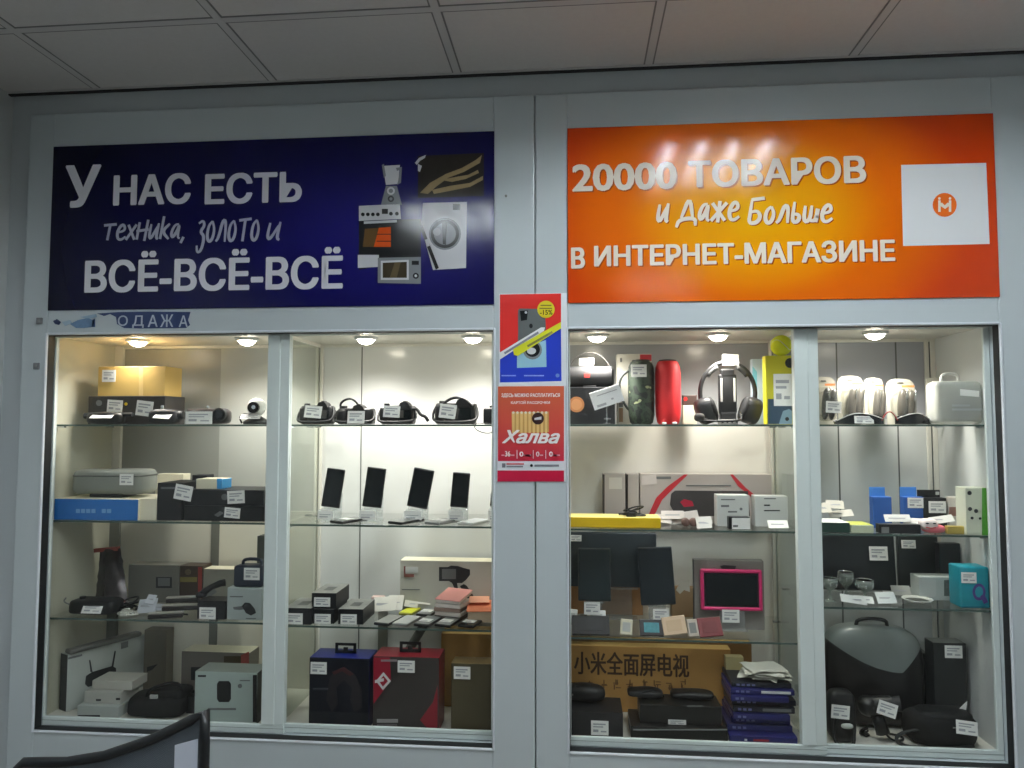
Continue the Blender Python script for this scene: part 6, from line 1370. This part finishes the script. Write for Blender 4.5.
price_tag(t, (877, 702, 896, 715), Y, .30, -.1, y=-.006)
a, b, Y, z, h = fit(893, 984, 708, 750, 3, 0, .10); wd = b - a
t = thing('shoulder_bag', 'black laptop bag with a looped strap and price tag, lying at the front', 'bag', ((a + b) / 2, Y, z)); 
mb = MB(); mb.blob((wd * .12, .062, h * .36), (wd * .38, .054, h * .40), CLOTH, .5, .006, 12, 26, flat=0); mb.build('bag_body', t)
mb = MB(); mb.blob((wd * .16, .06, h * .62), (wd * .30, .045, h * .22), mat((20, 20, 21), .6, var=.2, scale=150), .5, .004, 14, 22); mb.build('front_pocket', t)
mb = MB(); strap(mb, [(wd * .1, .03, h * .35), (-wd * .2, .02, h * .42), (-wd * .46, .02, .03), (-wd * .42, .0, .007), (-wd * .1, -.006, .007), (wd * .2, -.004, .008), (wd * .4, .01, .012)], .0055, RUBBER); mb.build('carry_strap', t)
mb = MB(); mb.rbox(wd * .17, wd * .30, .006, .011, h * .50, h * .54, CHROME, .002); mb.build('buckle', t)
price_tag(t, (955, 720.5, 976, 733), Y, .10, -.2, y=-.008)
mb = MB(); mb.prism([(wd * .30, h * .72), (wd * .44, h * 1.02), (wd * .40, h * .52)], .058, .060, PAPER); mb.build('paper_flag', t)
cable_heap('cable_coil', 'dark cable coil on the floor between the looped tool and the hair dryer', (862, 726, 872, 740), 3, 0, .17, .04, BLACK, 21, n=4, r=.003)

# ---------------------------------------------------------------- office chair in front of the display
Yc = -.80; q = P(110, 740, Yc); base = Vector((P(100, 740, Yc).x, Yc + .30, 0))
ch = thing('office_chair', 'black mesh office chair with a paper sheet on its back, in front of the window', 'chair', (base.x, Yc, 0)); FR = mat((16, 20, 24), .4, var=.08)
outl = [(205, 713), (178, 727), (151, 740), (128, 748), (104, 756), (67, 762), (24, 762.5), (12, 776), (8, 840), (16, 930), (30, 962), (176, 962), (190, 930), (200, 840), (204, 768)]
curve = lambda x: .10 * (x / .22) ** 2 * .5           # the back bows round the sitter
pts = []
for u, v in outl:
    x = P(u, v, Yc).x - base.x
    for _ in range(4): p_ = P(u, v, Yc - curve(x)); x = p_.x - base.x
    pts.append(Vector((x, -curve(x), p_.z)))
mb = MB(); q = pts[:]
mb.tube([p_.lerp(n_, f_) for p_, n_ in zip(q, q[1:] + q[:1]) for f_ in (0, .5)], .0105, FR, 10, closed=True); mb.build('back_frame', ch)
meshm = bpy.data.materials.new('chair_mesh_fabric'); meshm.use_nodes = True; nt = meshm.node_tree; bb = nt.nodes['Principled BSDF']; bb.inputs['Base Color'].default_value = (lin(58), lin(64), lin(70), 1); bb.inputs['Roughness'].default_value = .7
wv = nt.nodes.new('ShaderNodeTexChecker'); wv.inputs['Scale'].default_value = 500; tc = nt.nodes.new('ShaderNodeTexCoord'); nt.links.new(tc.outputs['Object'], wv.inputs['Vector']); wv.inputs['Color1'].default_value = (lin(66), lin(74), lin(82), 1); wv.inputs['Color2'].default_value = (lin(98), lin(106), lin(114), 1); nt.links.new(wv.outputs['Color'], bb.inputs['Base Color'])
cen = sum(pts, Vector()) / len(pts); mb = MB(); vs = []; n = len(pts)
for f_ in (1, .66, .33):
    for p_ in pts: c_ = cen.lerp(p_, f_); c_.y = -curve(c_.x); vs.append(c_)
vs.append(Vector((cen.x, -curve(cen.x), cen.z))); fs = []
for r_ in range(2):
    for i in range(n): j = (i + 1) % n; fs.append((r_ * n + i, r_ * n + j, (r_ + 1) * n + j, (r_ + 1) * n + i))
for i in range(n): fs.append((2 * n + i, 2 * n + (i + 1) % n, 3 * n))
m0 = len(vs); vs += [v + Vector((0, .003, 0)) for v in vs]; fs += [tuple(m0 + i for i in f[::-1]) for f in fs]
mb.add(vs, fs, meshm, True); mb.build('mesh_back', ch)
Yp = Yc - .06; a, b = P(172, 766, Yp), P(199, 738, Yp); mb = MB()
x0, x1 = a.x - base.x, b.x - base.x
mb.add([(x0, -.052, P(172, 747, Yp).z), (x1, -.064, P(198, 738, Yp).z), (x1, -.064, P(196, 775, Yp).z), (x0, -.052, P(171, 786, Yp).z), (x0, -.0512, P(172, 747, Yp).z), (x1, -.0632, P(198, 738, Yp).z), (x1, -.0632, P(196, 775, Yp).z), (x0, -.0512, P(171, 786, Yp).z)],
       [(0, 3, 2, 1), (4, 5, 6, 7), (0, 1, 5, 4), (1, 2, 6, 5), (2, 3, 7, 6), (3, 0, 4, 7)], mat((206, 212, 226), .7)); mb.build('paper_sheet', ch)
mb = MB(); mb.rbox(-.23, .23, -.02 + .06, .46, .43, .50, mat((24, 26, 30), .8, var=.15), .03, 4); mb.build('seat', ch)
mb = MB(); mb.tube([(0, .25, .42), (0, .06, .40), (0, -.02, .44), (0, -.005, .52), (0, -.002, .66)], .018, FR, 10); mb.build('back_support', ch)
mb = MB(); mb.cyl((0, .25, .10), (0, .25, .30), .028, FR); mb.cyl((0, .25, .30), (0, .25, .43), .016, CHROME); mb.build('gas_column', ch)
for k in range(5):
    an = 2 * math.pi * k / 5 + .3; ex, ey = .28 * math.cos(an), .25 + .28 * math.sin(an)
    mb = MB(); mb.tube([(0, .25, .12), (ex * .5, .25 + (ey - .25) * .5, .105), (ex, ey, .075)], [.024, .02, .016], FR, 8); lg = mb.build('leg', ch)
    mb = MB(); mb.cyl((ex - .012 * math.sin(an), ey + .012 * math.cos(an), .0255), (ex + .012 * math.sin(an), ey - .012 * math.cos(an), .0255), .025, RUBBER); mb.cyl((ex, ey, .04), (ex, ey, .075), .008, FR, n=10); mb.build('caster', lg)

for o in COL.objects:                                       # tidy away the builders' working sizes
    for k_ in ('w', 'h', 'd', 'zb'):
        if k_ in o: del o[k_]
